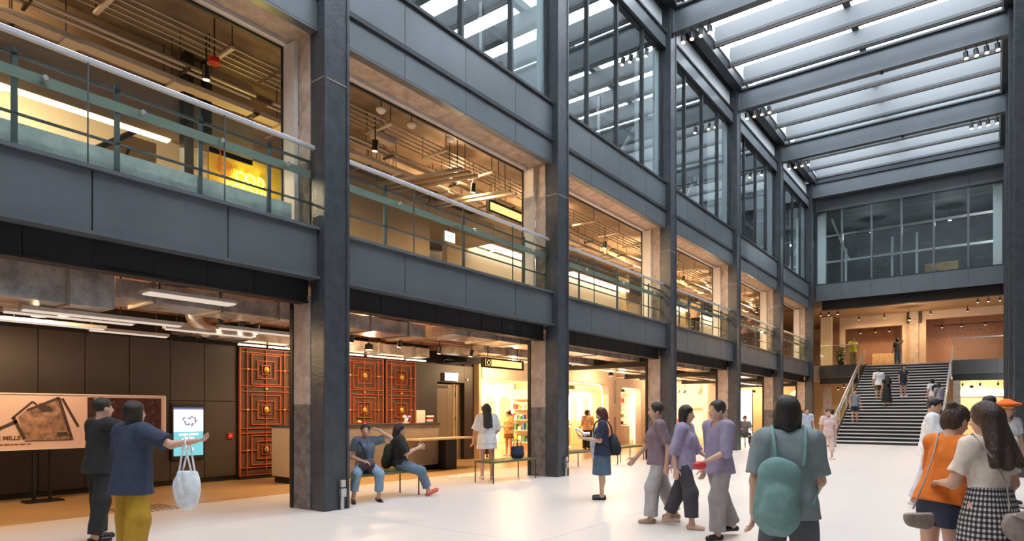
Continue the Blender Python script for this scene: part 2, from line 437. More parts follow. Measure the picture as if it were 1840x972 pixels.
# white steel frames inside the top floor
n = 0
for b in range(6):
    ya = cY(b-1)
    f = thing('steel_truss', 'white painted steel frame inside the top floor behind the %s top window' % ORD[b], 'frame', (-11, ya+3, 8.42), 'white steel frames inside the top floor')
    MB().box(-11.1, ya+.3, 10.55, -10.98, ya+6.4, 10.67).build('rail', M['white_paint'], f)
    MB().box(-11.1, ya+.3, 12.05, -10.98, ya+6.4, 12.17).build('rail', M['white_paint'], f)
    for q in (.35, 3.4): MB().box(-11.09, ya+q, 8.42, -10.99, ya+q+.1, 12.6).build('post', M['white_paint'], f)
    MB().bar((-11.2, ya+.4, 9.0), (-11.2, ya+3.4, 12.6), .09, .09).build('brace', M['white_paint'], f)
struct('wall_top', MB().box(-15.2, Y0, 8.42, -15, 48, 13.42), M['dim'])

# ------------------------------------------------------------------ roof
def roof_beam(k):
    y = cY(k) - .23
    t = thing('roof_beam', '%s slate grey steel beam spanning the hall under the skylight' % ORD[k], 'beam', (-3.8, y, 13.4), 'roof beams across the hall')
    x0, x1 = XF+.02, .398
    MB().box(x0, y-.05, 13.44, x1, y+.05, 14.14).build('web', M['slate'], t)
    MB().box(x0, y-.14, 13.38, x1, y+.14, 13.44).build('bottom_flange', M['slate'], t)
    MB().box(x0, y-.14, 14.14, x1, y+.14, 14.20).build('top_flange', M['slate_dark'], t)
    MB().box(x0, y-.13, 13.44, x0+.03, y-.05, 14.14).build('end_plate', M['slate'], t)
    MB().cyl((-3.1, y, 13.30), (-3.1, y, 13.38), .05, 10).build('sensor', M['slate_dark'], t)
for k in range(6): roof_beam(k)
for sx, nm in ((-1, 'left'), (1, 'right')):
    x = -8.0 if sx < 0 else .42
    t = thing('skylight_kerb', 'dark grey skylight kerb along the %s edge of the roof' % nm, 'kerb', (x, 16, 14.2))
    MB().box(x-.17, Y0, 14.205, x+.15, YE+.2, 14.62).build('kerb_beam', M['slate_dark'], t)
    MB().box(x+(.15 if sx < 0 else -.22), Y0, 14.56, x+(.2 if sx < 0 else -.17), YE+.2, 14.64).build('flashing', M['handrail'], t)
mbf = None
i = 0
y = cY(5) - .23 - 1.6*1; ys = []
yy = cY(5) - .23
while yy > Y0: ys.append(yy); yy -= BAY/4
for i, y in enumerate(reversed(ys)):
    pos = 'skylight blade number %d' % (i+1)
    t = thing('skylight_blade', 'pale grey skylight blade across the roof, %d of %d counted into the hall' % (i+1, len(ys)), 'roof blade', (-3.8, y, 14.4), 'skylight blades')
    MB().box(-7.84, y-.03, 14.52, .24, y+.03, 15.10).build('blade', M['fin'], t)
    MB().box(-7.84, y-.09, 14.44, .24, y+.09, 14.50).build('bottom_flange', M['upstand'], t, 'pale flange')
    MB().box(-7.84, y-.125, 14.42, .24, y-.09, 14.52).box(-7.84, y+.09, 14.42, .24, y+.125, 14.52).box(-7.84, y-.03, 14.50, .24, y+.03, 14.52).build('edge', M['fin_dark'], t)
struct('trim_1', MB().box(-4.02, Y0, 15.105, -3.80, YE, 15.38), M['fin_dark'], 'dark ridge member along the middle of the skylight')
w = MB().box(-8.3, Y0, 14.62, -8.15, YE, 15.5).box(.55, Y0, 14.62, .7, YE, 15.5)
o = struct('window_20', w, M['slate_dark'], 'glazed skylight over the hall', 'skylight')
MB().box(-8.15, Y0, 15.40, .55, YE, 15.42).build('glass_pane', M['glass_roof'], o)
struct('trim_2', MB().box(-20, Y0, 13.7, -8.32, YE+.4, 15.2), M['slate'])
# ================================================================== END OF THE HALL
# top window over the stairs
struct('ceiling_end', MB().box(-20, 41.6, 7.80, 8, 52, 8.40), mat('end_soffit', (.42, .30, .20), .7))
struct('ceiling_end_top', MB().box(-8.44, YE+.45, 13.42, 8, 52, 13.7), M['dim'])
struct('floor_end_top', MB().box(-8.44, YE+.4, 8.40, 8, 52, 8.60), M['dim'])
struct('wall_end_top', MB().box(-15, 47.8, 8.6, 8, 48.0, 13.42), M['dim'])
struct('wall_end_right', MB().box(2.2, YE+.4, 0, 2.4, 52, 13.42), M['pinkwall'])
EM = [-7.99, -6.66, -5.23, -3.85, -2.43, -1.0, .40]
w = MB().box(-8.03, YE, 8.66, .4, YE+.12, 8.72).box(-8.03, YE, 12.72, .4, YE+.12, 12.78).box(-8.03, YE, 8.72, -7.97, YE+.12, 12.72).box(.34, YE, 8.72, .4, YE+.12, 12.72)
o = struct('window_7', w, M['slate_dark'], 'wide dark framed window over the staircase at the end of the hall', 'window')
for j in range(6):
    MB().box(EM[j]+.02, YE+.05, 8.72, EM[j+1]-.02, YE+.062, 12.72).build('glass_pane', glass('end_glass', (.88, .92, .92), 1.0) if j == 0 else bpy.data.materials['end_glass'], o)
    if j: MB().box(EM[j]-.045, YE-.04, 8.72, EM[j]+.045, YE+.14, 12.72).build('mullion', M['slate'], o)
for nm, x0, x1 in (('left', -7.95, -7.55), ('right', -.02, .38)):
    tag(MB().box(x0, YE+.2, 8.6, x1, YE+.5, 13.4).build('pilaster', M['reveal']), 'white pilaster at the %s end of the window over the stairs' % nm, 'column', 'white pilasters over the stairs')
t = thing('spandrel', 'slate grey metal spandrel under the end window above the stairs', 'cladding', (-3.8, YE, 7.75))
MB().box(-8.03, YE+.03, 7.78, .40, YE+.35, 8.64).build('backing', M['black'], t)
for j in range(6): MB().box(EM[j]+.006, YE, 7.77, EM[j+1]-.006, YE+.03, 8.655).build('panel', M['slate'], t)
t = thing('cornice', 'slate grey panelled cornice over the end window, below the skylight', 'cladding', (-3.8, YE, 12.78))
MB().box(-8.03, YE+.03, 12.8, .40, YE+.45, 13.45).build('backing', M['black'], t)
for j in range(6):
    MB().box(EM[j]+.006, YE, 12.79, EM[j+1]-.006, YE+.03, 13.45).build('panel', M['slate'], t)
    MB().box(EM[j]+.006, YE+.30, 13.52, EM[j+1]-.006, YE+.36, 14.05).build('upper_panel', M['slate'], t)
MB().box(-8.03, YE-.04, 13.45, .40, YE+.45, 13.50).build('lip', M['slate_dark'], t)
MB().box(-8.03, YE+.1, 14.05, .40, YE+.4, 14.20).build('flashing', mat('brown_flashing', (.16, .125, .12), .6), t)
MB().box(-7.75, YE+.12, 13.5, -7.66, YE+.2, 14.05).build('strut', M['white_paint'], t)
MB().box(-.1, YE+.12, 13.5, -.01, YE+.2, 14.05).build('strut', M['white_paint'], t)
tag(MB().box(-7.84, YE-.2, 14.21, .24, YE+.25, 14.62).build('kerb_beam', M['slate']), 'slate grey skylight kerb across the far end of the roof', 'kerb')
struct('trim_3', MB().box(-8.2, YE+.35, 13.7, 2.2, YE+.6, 15.4), M['slate_dark'])
t = thing('header_beam', 'black steel header beam hanging under the end window spandrel', 'beam', (-3.8, YE+.5, 7.3))
MB().box(-7.75, YE+.4, 7.33, .5, YE+.6, 7.79).build('web', M['darkbeam'], t)
MB().box(-7.75, YE+.34, 7.29, .5, YE+.66, 7.33).build('flange', M['darkbeam'], t)
# frames behind the end window
f = thing('steel_truss', 'white painted steel frame seen through the window over the stairs', 'frame', (-4, 41, 8.6))
for z in (10.27, 11.80): MB().box(-8.3, 40.95, z, 1.5, 41.06, z+.12).build('rail', M['white_paint'], f)
for x, z in ((-6.88, 11.0), (-4.56, 11.3), (-3.4, 11.35)): MB().box(x, 40.96, 8.6, x+.12, 41.05, z).build('post', M['white_paint'], f)
MB().bar((-6.7, 41.2, 10.4), (-7.6, 41.2, 12.9), .1, .1).build('brace', M['white_paint'], f)
tag(MB().box(-3.2, 44, 8.61, -1.6, 44.12, 10.15).build('timber_board', M['wood']), 'tan board standing on the top floor behind the end window', 'board')

# first floor landing at the end
struct('floor_landing', MB().box(-20, 42.0, 3.60, -6.25, 52, 4.33).box(-6.25, 43.55, 3.60, -1.95, 52, 4.33).box(-1.95, 42.0, 3.60, 2.2, 52, 4.33), M['floor_up'])
LP = [(-8.4, -6.27, 'left'), (-1.78, 2.1, 'right')]
for x0, x1, nm in LP:
    t = thing('landing_fascia', 'dark grey fascia of the landing edge %s of the staircase' % nm, 'cladding', ((x0+x1)/2, 42, 3.3))
    n = 2
    for j in range(n):
        MB().box(x0+(x1-x0)*j/n+.006, 41.93, 3.62, x0+(x1-x0)*(j+1)/n-.006, 41.99, 4.34).build('panel', mat('dark_slate', (.050, .052, .055), .5) if 'dark_slate' not in bpy.data.materials else bpy.data.materials['dark_slate'], t)
    MB().box(x0, 42.01, 3.22, x1, 42.2, 3.6).build('beam', M['black'], t)
    g = thing('glass_balustrade', 'glass balustrade on the landing %s of the staircase' % nm, 'balustrade', ((x0+x1)/2, 42, 4.35))
    MB().box(x0, 42.02, 4.335, (x0+x1)/2-.01, 42.035, 5.5).build('glass_pane', M['glass_green'], g)
    MB().box((x0+x1)/2+.01, 42.02, 4.335, x1, 42.035, 5.5).build('glass_pane', M['glass_green'], g)
    MB().box(x0, 42.0, 5.5, x1, 42.055, 5.55).build('handrail', M['chrome'], g)
# shop front behind the landing
YS = 47.0
mb = MB()
for x0, z0, x1, z1 in ((-8.2, 4.33, -7.9, 7.8), (-7.9, 7.05, -4.62, 7.8), (-4.62, 4.33, -3.35, 7.8), (-3.35, 7.3, 2.2, 7.8)):
    mb.box(x0, YS, z0, x1, YS+.35, z1)
struct('wall_landing', mb, M['pinkwall'])
tag(MB().box(-4.2, YS-.28, 4.335, -3.72, YS-.002, 7.8).build('concrete_column', M['concrete']), 'old concrete column between the two shop openings on the landing', 'column')
t = thing('column_bracket', 'black steel brackets at the head of the landing column', 'bracket', (-3.96, YS-.3, 7.3))
MB().box(-4.34, YS-.3, 7.1, -4.205, YS-.003, 7.8).build('plate', M['black'], t); MB().box(-3.71, YS-.3, 7.1, -3.58, YS-.003, 7.8).build('plate', M['black'], t)
struct('wall_shop', MB().box(-9.5, 50.2, 4.33, 2.2, 50.4, 7.8), mat('rose_wall', (.42, .23, .17), .7, var=.1, vscale=.5))
t = thing('wall_lettering', 'two lines of faint pale lettering on the rose wall above the stairs', 'lettering', (-1.5, 50.19, 6.3))
for tx, xx, zz, nm in (('OUR', -3.2, 6.62, 'a'), ('FACTORY', -2.1, 6.62, 'b'), ('NEW', -3.2, 6.05, 'c'), ('GENERATIONS', -2.0, 6.05, 'd')):
    text_mb(tx, .5, (xx, 50.19, zz), (1,0,0), (0,0,1), .01).build('word', mat('faint_letter_'+nm, (.50, .32, .26), .7), t)
tag(MB().box(-6.6, 49.4, 4.335, -4.9, 49.7, 5.5).box(-6.55, 49.39, 4.6, -4.95, 49.4, 4.7).box(-6.55, 49.39, 4.9, -4.95, 49.4, 5.0).box(-6.55, 49.39, 5.2, -4.95, 49.4, 5.3).build('shelf_unit', M['wood']), 'low wooden shelf unit inside the landing shop', 'shelf')
tag(MB().box(-9.0, 45.2, 4.335, -8.35, 45.5, 7.7).build('shop_door_panel', M['creamwall']), 'cream wall panel left of the landing shop', 'panel')
for nm, x in (('left of', -7.7), ):
    t = thing('potted_plant', 'tall green potted plant on the landing behind the glass', 'plant', (-7.45, 43.2, 4.33))
    MB().lathe((-7.45, 43.2, 4.33), [(0, 0), (.16, 0), (.2, .3), (.17, .3), (0, .27)], 12).build('pot', M['black'], t)
    mb = MB(); rnd = random.Random(3)
    for j in range(260):
        a = rnd.random()*2*PI; r = rnd.random()*.26; z = 4.6+rnd.random()*.85; p = Vector((-7.45+r*math.cos(a), 43.2+r*math.sin(a), z))
        d = Vector((math.cos(a), math.sin(a), .6)).normalized()*.16; s = d.cross(Vector((0,0,1))).normalized()*.045
        mb.add([p, p+d*.5+s, p+d, p+d*.5-s], [(0,1,2,3)])
    mb.cyl((-7.45, 43.2, 4.6), (-7.45, 43.2, 5.2), .02, 6)
    mb.build('foliage', mat('leaf_green', (.05, .12, .03), .6), t)

# spotlights
def spotlight(name, label, p, group, energy=0, col=WARM, s=1., tilt=(0, 0, -1), rod=.25, lens=True):
    t = thing(name, label, 'spotlight', p, group)
    p = Vector(p); d = Vector(tilt).normalized()
    MB().cyl(p+Vector((0,0,rod)), p, .012*s, 6).build('stem', M['black'], t)
    MB().cyl(p-d*.06*s, p+d*.11*s, .052*s, 14).build('housing', M['black'], t)
    MB().cyl(p+d*.112*s, p+d*.122*s, .042*s, 14).build('lens', M['warm_lens'], t)
    if energy:
        lamp('SPOT', p+d*.14*s, energy, col, t, .03, 2.4, p+d)
    return t
i = 0
for x, z in ((-8.55, 7.62), (-8.1, 7.62), (-7.6, 7.62), (-.68, 7.62), (-.22, 7.62), (.28, 7.62)):
    i += 1
    spotlight('spotlight', 'small ceiling spotlight over the landing, number %d from the left' % i, (x, 43.0, z), 'landing ceiling spotlights', 60, WARM)
i = 0
for x in (-6.8, -5.4, -3.0, -1.2):
    i += 1
    spotlight('spotlight', 'spotlight washing the beige wall above the stairs, %s from the left' % ['first', 'second', 'third', 'fourth'][i-1], (x, 45.4, 7.5), 'wall washing spotlights', 100, WARM, 1, (0, .5, -1))
i = 0
for x in (-7.2, -6.3, -5.5, -2.6, -1.6, -.4):
    i += 1
    spotlight('spotlight', 'tiny spotlight inside the landing shop, %s from the left' % ['first', 'second', 'third', 'fourth', 'fifth', 'sixth'][i-1], (x, 48.6, 7.0), 'landing shop spotlights', 30, WARM, 1, (0, .3, -1), .7)
tag(MB().tube([(-3.0, 48.4, 7.0), (1.2, 48.4, 7.0), (1.2, 48.4, 7.4)], .03).build('lighting_track', M['black']), 'black lighting track inside the right landing shop', 'lighting track')

# ------------------------------------------------------------------ staircase
t = thing('staircase', 'broad dark staircase with white nosings at the end of the hall', 'stairs', (-4.05, 38.6, 0))
SX0, SX1, SY0, NS, RISE, GO = -6.10, -1.95, 33.7, 26, 4.33/26, 9.85/26
for j in range(NS):
    y = SY0 + j*GO; z = (j+1)*RISE
    tr = MB().box(SX0, y, z-.05, SX1, y+GO+.04, z).box(SX0+.02, y+.05, z-RISE, SX1-.02, y+.07, z-.05).build('tread', M['riser'], t)
    MB().box(SX0, y-.022, z-.055, SX1, y-.001, z+.004).build('nosing', M['nosing'], tr, 'white nosing strip')
for x in (SX0-.06, SX1+.005):
    MB().prism([(SY0, 0), (SY0+.5, 0), (SY0+9.85, 3.9), (SY0+9.85, 4.4), (SY0+9.5, 4.4), (SY0, .2)], 'x', x, x+.05).build('stringer', M['black'], t)
def stair_rail(x, nm, y0, z0):
    r = thing('stair_railing', 'pale steel railing with glass along the %s side of the staircase' % nm, 'railing', (x, 38.6, 0))
    k = 4.33/9.85
    def zz(y): return (y-SY0)*k
    y1 = 44.0
    for dz, w in ((.95, .06), (.70, .04)):
        MB().bar((x, SY0-.1, zz(SY0)+dz), (x, 43.5, zz(43.5)+dz), w, w).build('handrail', M['handrail'], r)
    for j in range(6):
        y = SY0+.1 + j*1.9
        MB().cyl((x, y, max(zz(y)-.1, 0.0)), (x, y, zz(y)+.95), .025, 8).build('post', M['handrail'], r)
    MB().prism([(SY0, .15), (43.4, zz(43.4)+.15), (43.4, zz(43.4)+.9), (SY0, .9)], 'x', x-.006, x+.006).build('glass_pane', M['glass_green'], r)
stair_rail(-6.22, 'left', 0, 0); stair_rail(-1.83, 'right', 0, 0)
tag(MB().cyl((-2.6, 43.0, 0.0), (-2.6, 43.0, 3.2), .01, 6).build('hanging_cable', M['black']), 'thin cable under the staircase', 'cable') if False else None
# ground floor under the landing
mb = MB().box(-1.75, 46, 0, 2.2, 46.2, 3.6).box(-20, 46, 0, -6.3, 46.2, 3.6).box(-6.3, 48.5, 0, -1.75, 48.7, 3.6)
struct('wall_lobby', mb, mat('lobby_wall', (.72, .55, .34), .7))
struct('ceiling_lobby', MB().box(-20, 42.25, 3.5, -6.3, 52, 3.6).box(-6.3, 43.9, 3.5, -1.8, 52, 3.6).box(-1.8, 42.25, 3.5, 2.2, 52, 3.6), M['creamwall'])
t = thing('light_box', 'long glowing light strip on the lobby wall right of the stairs', 'light', (-.75, 45.95, 2.45))
MB().box(-1.70, 45.85, 2.42, .60, 45.99, 2.46).build('tray', M['chrome'], t)
MB().box(-1.70, 45.9, 2.46, .60, 45.97, 2.80).build('diffuser', M['white_led'], t)
for j, x in enumerate((-1.4, -.6, .2)):
    spotlight('spotlight', 'small track spotlight over the lobby right of the stairs, %s from the left' % ['first', 'second', 'third'][j], (x, 44.4, 3.1), 'lobby spotlights', 45, WARM, 1, (0, 0, -1), .4)
tag(MB().box(-1.72, 41.2, 0, -1.40, 41.6, 3.2).build('concrete_column', M['concrete']), 'pale concrete column beside the right railing of the stairs', 'column')
for j, x in enumerate((-8.35, -7.2)):
    tag(MB().box(x, 42.6, 0, x+.45, 43.0, 3.2).build('concrete_column', M['concrete']), '%s bare column in the lobby left of the stairs' % ['leftmost', 'second'][j], 'column', 'lobby columns')
for j, (x, y) in enumerate(((-7.8, 44.3), (-6.8, 40.2), (-9.5, 41))):
    spotlight('spotlight', 'small spotlight in the lobby left of the stairs, %s' % ['by the wall', 'nearest the railing', 'farthest left'][j], (x, y, 3.05), 'lobby left spotlights', 80, WARM, 1, (0, 0, -1), .4)

# ------------------------------------------------------------------ spot rows on the roof beams
def spot_row(k, xs, nm):
    y = cY(k)-.23-.02
    for j, x in enumerate(xs):
        spotlight('spotlight', 'brass lit spotlight hung from the %s roof beam at its %s end, %s of four' % (ORD[k], nm, ['first', 'second', 'third', 'last'][j]), (x, y, 13.16), 'spotlights under the roof beams', 0, WARM2, 1.35, (.1, -.2, -1), .22)
for k in (2, 3, 4): spot_row(k, (-7.7, -7.42, -7.14, -6.86), 'left')
for k in (3, 4): spot_row(k, (-.72, -.45, -.18, .1), 'right')
# ================================================================== ARCADE (ground floor, left)
WX = -13.45
w = struct('wall_arcade', MB().box(-13.9, Y0, 0, WX-.02, 13.95, 3.5).box(-14.3, 13.95, 2.42, -13.6, 15.24, 3.5).box(-14.3, 13.95, 0, -13.72, 15.24, 2.42).box(-14.3, 15.24, 0, -13.52, 15.72, 3.5), M['panelgap'])
js = [Y0, -3, -1.0, .45, 1.15, 1.85, 2.55, 3.15, 3.85, 4.58, 5.34, 6.11, 6.82, 7.53]
for j in range(len(js)-1):
    for z0, z1 in ((.10, 1.735), (1.75, 2.98)):
        MB().box(WX-.02, js[j]+.008, z0, WX, js[j+1]-.008, z1).build('panel', M['panelwall'], w)
for y0, y1 in ((13.02, 13.94),):
    MB().box(WX-.02, y0+.008, .1, WX, y1, 2.98).build('panel', M['panelwall'], w)
MB().box(-13.599, 13.96, 2.44, WX-.05, 15.24, 2.98).build('panel', M['panelwall'], w)
MB().box(-13.519, 15.25, .02, -13.50, 15.71, 2.98).build('panel', M['panelwall'], w)
# service door
d = struct('door_1', MB().box(-13.715, 14.02, 0, -13.66, 14.60, 2.38), M['doorpanel'], 'brown laminate service door beside the dark panelled wall', 'door')
MB().box(-13.715, 14.61, 0, -13.66, 14.88, 2.38).build('side_leaf', M['doorpanel'], d)
MB().box(-13.715, 14.885, 0, -13.64, 14.94, 2.41).build('frame', M['wood'], d)
MB().box(-13.715, 15.0, 0, -13.64, 15.03, 2.41).build('frame', M['wood'], d)
MB().box(-13.715, 15.035, 0, -13.66, 15.235, 2.41).build('frame', M['doorpanel'], d)
MB().box(-13.66, 14.06, .95, -13.62, 14.10, 2.0).build('handle', M['black'], d)
MB().box(-13.66, 14.05, 2.28, -13.61, 14.6, 2.34).build('door_closer', M['black'], d)
for z in (.4, 1.25, 2.0): MB().cyl((-13.66, 14.97, z), (-13.66, 14.97, z+.12), .018, 8).build('hinge', M['black'], d)
t = thing('exit_sign', 'glowing white exit sign box above the brown service door', 'exit sign', (-13.55, 14.45, 2.55))
MB().box(-13.49, 14.25, 2.48, -13.42, 14.85, 2.72).build('box', M['stud'], t)
MB().box(-13.419, 14.27, 2.495, -13.41, 14.83, 2.705).build('face', M['exit'], t)
text_mb('EXIT', .14, (-13.405, 14.32, 2.55), (0,1,0), (0,0,1), .004).build('lettering', M['exit_txt'], t)
tag(MB().cyl((-13.50, 15.36, 2.55), (-13.46, 15.36, 2.55), .04, 12).build('detector', M['paper']), 'small round white detector on the dark pier beside the exit sign', 'detector')
t = thing('fire_alarm', 'small red fire alarm on the brown panel wall beside the iron gate', 'alarm', (WX, 7.38, .98))
MB().box(WX+.001, 7.32, .92, WX+.04, 7.44, 1.04).build('case', M['red'], t, bevel=.006)
MB().cyl((WX+.04, 7.38, .98), (WX+.05, 7.38, .98), .025, 12).build('button', emit('red_glow', (1, .08, .05), .9), t)

# digital screen in the wall
t = thing('digital_screen', 'tall lit information screen set in the brown panel wall', 'screen', (WX, 6.45, 1.1))
MB().box(WX+.001, 6.10, .53, WX+.07, 6.80, 1.68).build('bezel', M['black'], t, bevel=.008)
X = WX+.072
sc = MB().box(WX+.066, 6.145, .60, X, 6.755, 1.60).build('display', [emit('screen_teal', (.20, .56, .60), .8)], t)
MB().box(X, 6.145, 1.10, X+.002, 6.755, 1.56).build('white_page', emit('screen_white', (.92, .92, 1), 1.0), sc)
MB().box(X, 6.145, 1.56, X+.002, 6.755, 1.60).build('title_bar', emit('screen_navy', (.16, .17, .30), .8), sc)
mb = MB(); rnd = random.Random(5)
for q in range(22):
    a = q*.6; rr = .06+.05*rnd.random(); y = 6.47+rr*math.cos(a)*1.3; z = 1.32+rr*math.sin(a); e = .008+.014*rnd.random()
    mb.box(X+.002, y-e, z-e, X+.003, y+e, z+e)
mb.box(X+.002, 6.58, 1.31, X+.003, 6.63, 1.34)
mb.build('site_map', emit('screen_grey', (.28, .29, .33), .7), sc)
mb = MB().box(X, 6.25, 1.02, X+.002, 6.44, 1.065).box(X, 6.46, 1.02, X+.002, 6.66, 1.065).prism([(6.30, .93), (6.60, .93), (6.55, .985), (6.35, .985)], 'x', X, X+.002)
mb.prism([(6.38, .70), (6.42, .70), (6.44, .78), (6.48, .79), (6.54, .70), (6.555, .72), (6.48, .84), (6.39, .86)], 'x', X, X+.002)
mb.build('graphics', emit('screen_pale', (.85, .95, .97), .9), sc)

# mural board on its stand
t = thing('display_board', 'long photo display board on black legs before the brown panel wall', 'display board', (-12.7, 4.2, 0))
MX = -12.70
MB().box(MX-.05, 1.3, .90, MX, 5.66, 1.80).build('board', M['pink_paper'], t)
MB().box(MX, 1.3, .88, MX+.02, 5.68, .90).box(MX, 5.66, .88, MX+.02, 5.68, 1.82).box(MX, 1.3, 1.80, MX+.02, 5.68, 1.82).build('edge_trim', M['paper'], t)
MB().box(MX+.001, 4.36, 1.0, MX+.004, 5.60, 1.765).build('loom_print', mat('loom_print', (.055, .016, .016), .6, var=.6, vscale=14), t, 'dark red photo print')
mb = MB()
for q in range(5):
    for z in (1.28, 1.5, 1.68): mb.box(MX+.004, 4.55+q*.22, z, MX+.006, 4.565+q*.22, z+.015)
mb.build('print_highlight', M['pinkwall'], t)
sep = mat('sepia_print', (.34, .20, .13), .6, var=.55, vscale=9)
sep2 = mat('sepia_dark', (.075, .045, .035), .6)
MB().prism([(3.46, 1.05), (4.12, 1.03), (3.92, 1.74), (3.52, 1.58), (3.36, 1.42)], 'x', MX+.001, MX+.003).prism([(2.3, 1.1), (2.75, 1.12), (3.0, 1.3), (2.9, 1.38), (2.6, 1.22), (2.5, 1.32), (2.3, 1.35)], 'x', MX+.001, MX+.003).build('sepia_photo', sep, t, 'sepia photo of textile machinery')
mb = MB()
for a, b2, ww in (((3.28,1.40),(3.56,1.68),.03), ((3.56,1.68),(3.62,1.62),.03), ((3.48,1.53),(3.93,1.75),.04), ((3.93,1.75),(4.12,1.05),.045), ((3.05,1.20),(3.35,1.36),.05), ((3.30,1.42),(3.45,1.06),.05), ((3.98,1.74),(4.22,1.25),.04), ((3.45,1.03),(4.15,1.03),.015)):
    mb.bar((MX+.006, *a), (MX+.006, *b2), .004, ww, up=(0, -(b2[1]-a[1]), (b2[0]-a[0])))
mb.prism([(3.62, 1.58), (3.70, 1.50), (3.86, 1.52), (3.80, 1.60), (3.66, 1.66)], 'x', MX+.003, MX+.006)
mb.prism([(3.92, 1.10), (4.07, 1.10), (4.05, 1.17), (3.90, 1.16)], 'x', MX+.003, MX+.006)
mb.build('machine_print', sep2, t)
text_mb('THE MILLS', .095, (MX+.007, 2.96, 1.055), (0,1,0), (0,0,1), .003, .003).build('title_lettering', M['pinkwall'] if False else mat('brown_ink', (.20, .10, .06), .7), t)
mb = MB(); rnd = random.Random(9); y = 2.5
while y < 3.55:
    l = .03+.07*rnd.random(); mb.box(MX+.001, y, .965, MX+.003, min(y+l, 3.6), .988); y += l+.015
y = 2.5
while y < 3.0:
    l = .03+.05*rnd.random(); mb.box(MX+.001, y, .925, MX+.003, y+l, .942); y += l+.015
mb.build('caption', bpy.data.materials['brown_ink'], t)
for y in (3.60, 3.83): MB().box(MX-.11, y-.02, .03, MX-.052, y+.02, 1.7).build('leg', M['black'], t)
MB().box(MX-.2, 3.45, .001, MX+.12, 3.98, .029).build('foot', M['black'], t)

# historic gates
def gate_leaf(y0, y1, lab):
    t = thing('iron_gate_leaf', lab, 'gate', (WX+.05, (y0+y1)/2, 0), 'orange lattice gate leaves')
    x = WX+.06; yc = (y0+y1)/2; W = y1-y0
    MB().box(x-.05, y0+.01, .06, x-.03, y1-.01, 2.96).build('sheet', M['gate_back'], t)
    mb = MB()
    def vb(y, z0, z1, r=.009): mb.box(x-.03, y-r, z0, x+.012, y+r, z1)
    def hb(z, ya, yb, r=.009): mb.box(x-.028, ya, z-r, x+.014, yb, z+r)
    for y in (y0+.03, y1-.03): vb(y, .06, 2.96, .018)
    for y in (y0+.20, y1-.20): vb(y, .06, 2.96)
    for z in (.08, .25, 1.03, 1.14, 1.98, 2.10, 2.86, 2.95): hb(z, y0+.012, y1-.012)
    for zc in (.64, 1.56, 2.48):
        h = .335
        for hw, hh in ((.36, h), (.215, .20)):
            vb(yc-hw, zc-hh, zc+hh); vb(yc+hw, zc-hh, zc+hh); hb(zc-hh, yc-hw, yc+hw); hb(zc+hh, yc-hw, yc+hw)
        for s in (-1, 1):
            hb(zc, yc+s*.215-.0, yc+s*.215+s*.36 if False else yc+s*(W/2-.012)) if s > 0 else hb(zc, yc-(W/2-.012), yc-.215)
        vb(yc, zc+.12, zc+.44); vb(yc, zc-.44, zc-.12)
        for hw, hh in ((.10, .10),):
            vb(yc-hw, zc-hh, zc+hh); vb(yc+hw, zc-hh, zc+hh); hb(zc-hh, yc-hw, yc+hw); hb(zc+hh, yc-hw, yc+hw)
    mb.build('lattice', M['gate_bar'], t)
    for zc in (.64, 1.56, 2.48):
        big = M['gold'] if zc > 1 else mat('dull_brass', (.30, .20, .08), .5, .5) if 'dull_brass' not in bpy.data.materials else bpy.data.materials['dull_brass']
        m2 = MB().ell((x+.02, yc, zc), (.025, .065, .085), 14, 8)
        m2.ell((x+.04, yc, zc-.03), (.03, .035, .045), 10, 6)
        m2.build('medallion', big, t)
        for s in (-1, 1): MB().ell((x+.015, yc+s*(W/2-.2), zc), (.02, .032, .032), 10, 6).build('boss', M['gold'], t)
    MB().ell((x+.015, yc, 2.04), (.02, .04, .03), 10, 6).build('boss', M['gold'], t)
for (y0, y1), nm in zip(((7.56, 8.90), (8.97, 10.35), (10.42, 11.78), (11.85, 13.0)), ('beside the fire alarm', 'behind the nearest steel column', 'behind the counter above the seated pair', 'at the far end of the counter')):
    gate_leaf(y0, y1, 'orange iron lattice gate leaf with gilt bosses, %s' % nm)
t = thing('gate_plinth', 'dark timber sill under the orange lattice gates', 'sill', (WX+.08, 10.3, 0))
MB().box(WX, 7.55, .001, WX+.14, 13.0, .058).build('sill', M['black'], t)

# reception counter
t = thing('reception_counter', 'long stone faced reception counter with dark top before the lattice gates', 'counter', (-11.9, 10, 0))
MB().box(-12.35, 7.72, .14, -11.72, 12.18, 1.18).build('body', M['counterside'] if 'counterside' in M else M['counter_side'], t, 'cream end panel')
MB().box(-11.72, 7.74, .16, -11.70, 12.18, 1.18).build('front', M['counter'], t)
MB().box(-12.3, 7.76, .001, -11.78, 12.1, .139).build('toe_kick', M['black'], t)
MB().box(-12.40, 7.70, 1.181, -11.66, 12.22, 1.225).build('top', M['countertop'], t, bevel=.005)
MB().box(-12.3, 12.19, .001, -11.45, 12.62, .78).build('side_block', M['black'], t)
tag(MB().box(-11.68, 11.0, .80, -11.15, 13.1, .845).build('wooden_shelf', M['wood'], bevel=.006), 'pale wooden ledge shelf projecting from the reception counter', 'shelf')
MX2 = -11.95
t = thing('lion_figurine', 'small white and violet lucky figurine on the reception counter', 'figurine', (MX2, 11.28, 1.226))
MB().ell((MX2, 11.25, 1.30), (.05, .05, .075)).ell((MX2, 11.20, 1.385), (.045, .055, .05)).box(MX2-.05, 11.18, 1.226, MX2+.05, 11.32, 1.25).build('body', M['paper'], t)
MB().ell((MX2, 11.36, 1.39), (.03, .06, .03)).cyl((MX2, 11.30, 1.32), (MX2, 11.36, 1.37), .018, 8).build('raised_paw', mat('violet', (.35, .28, .75), .4), t)
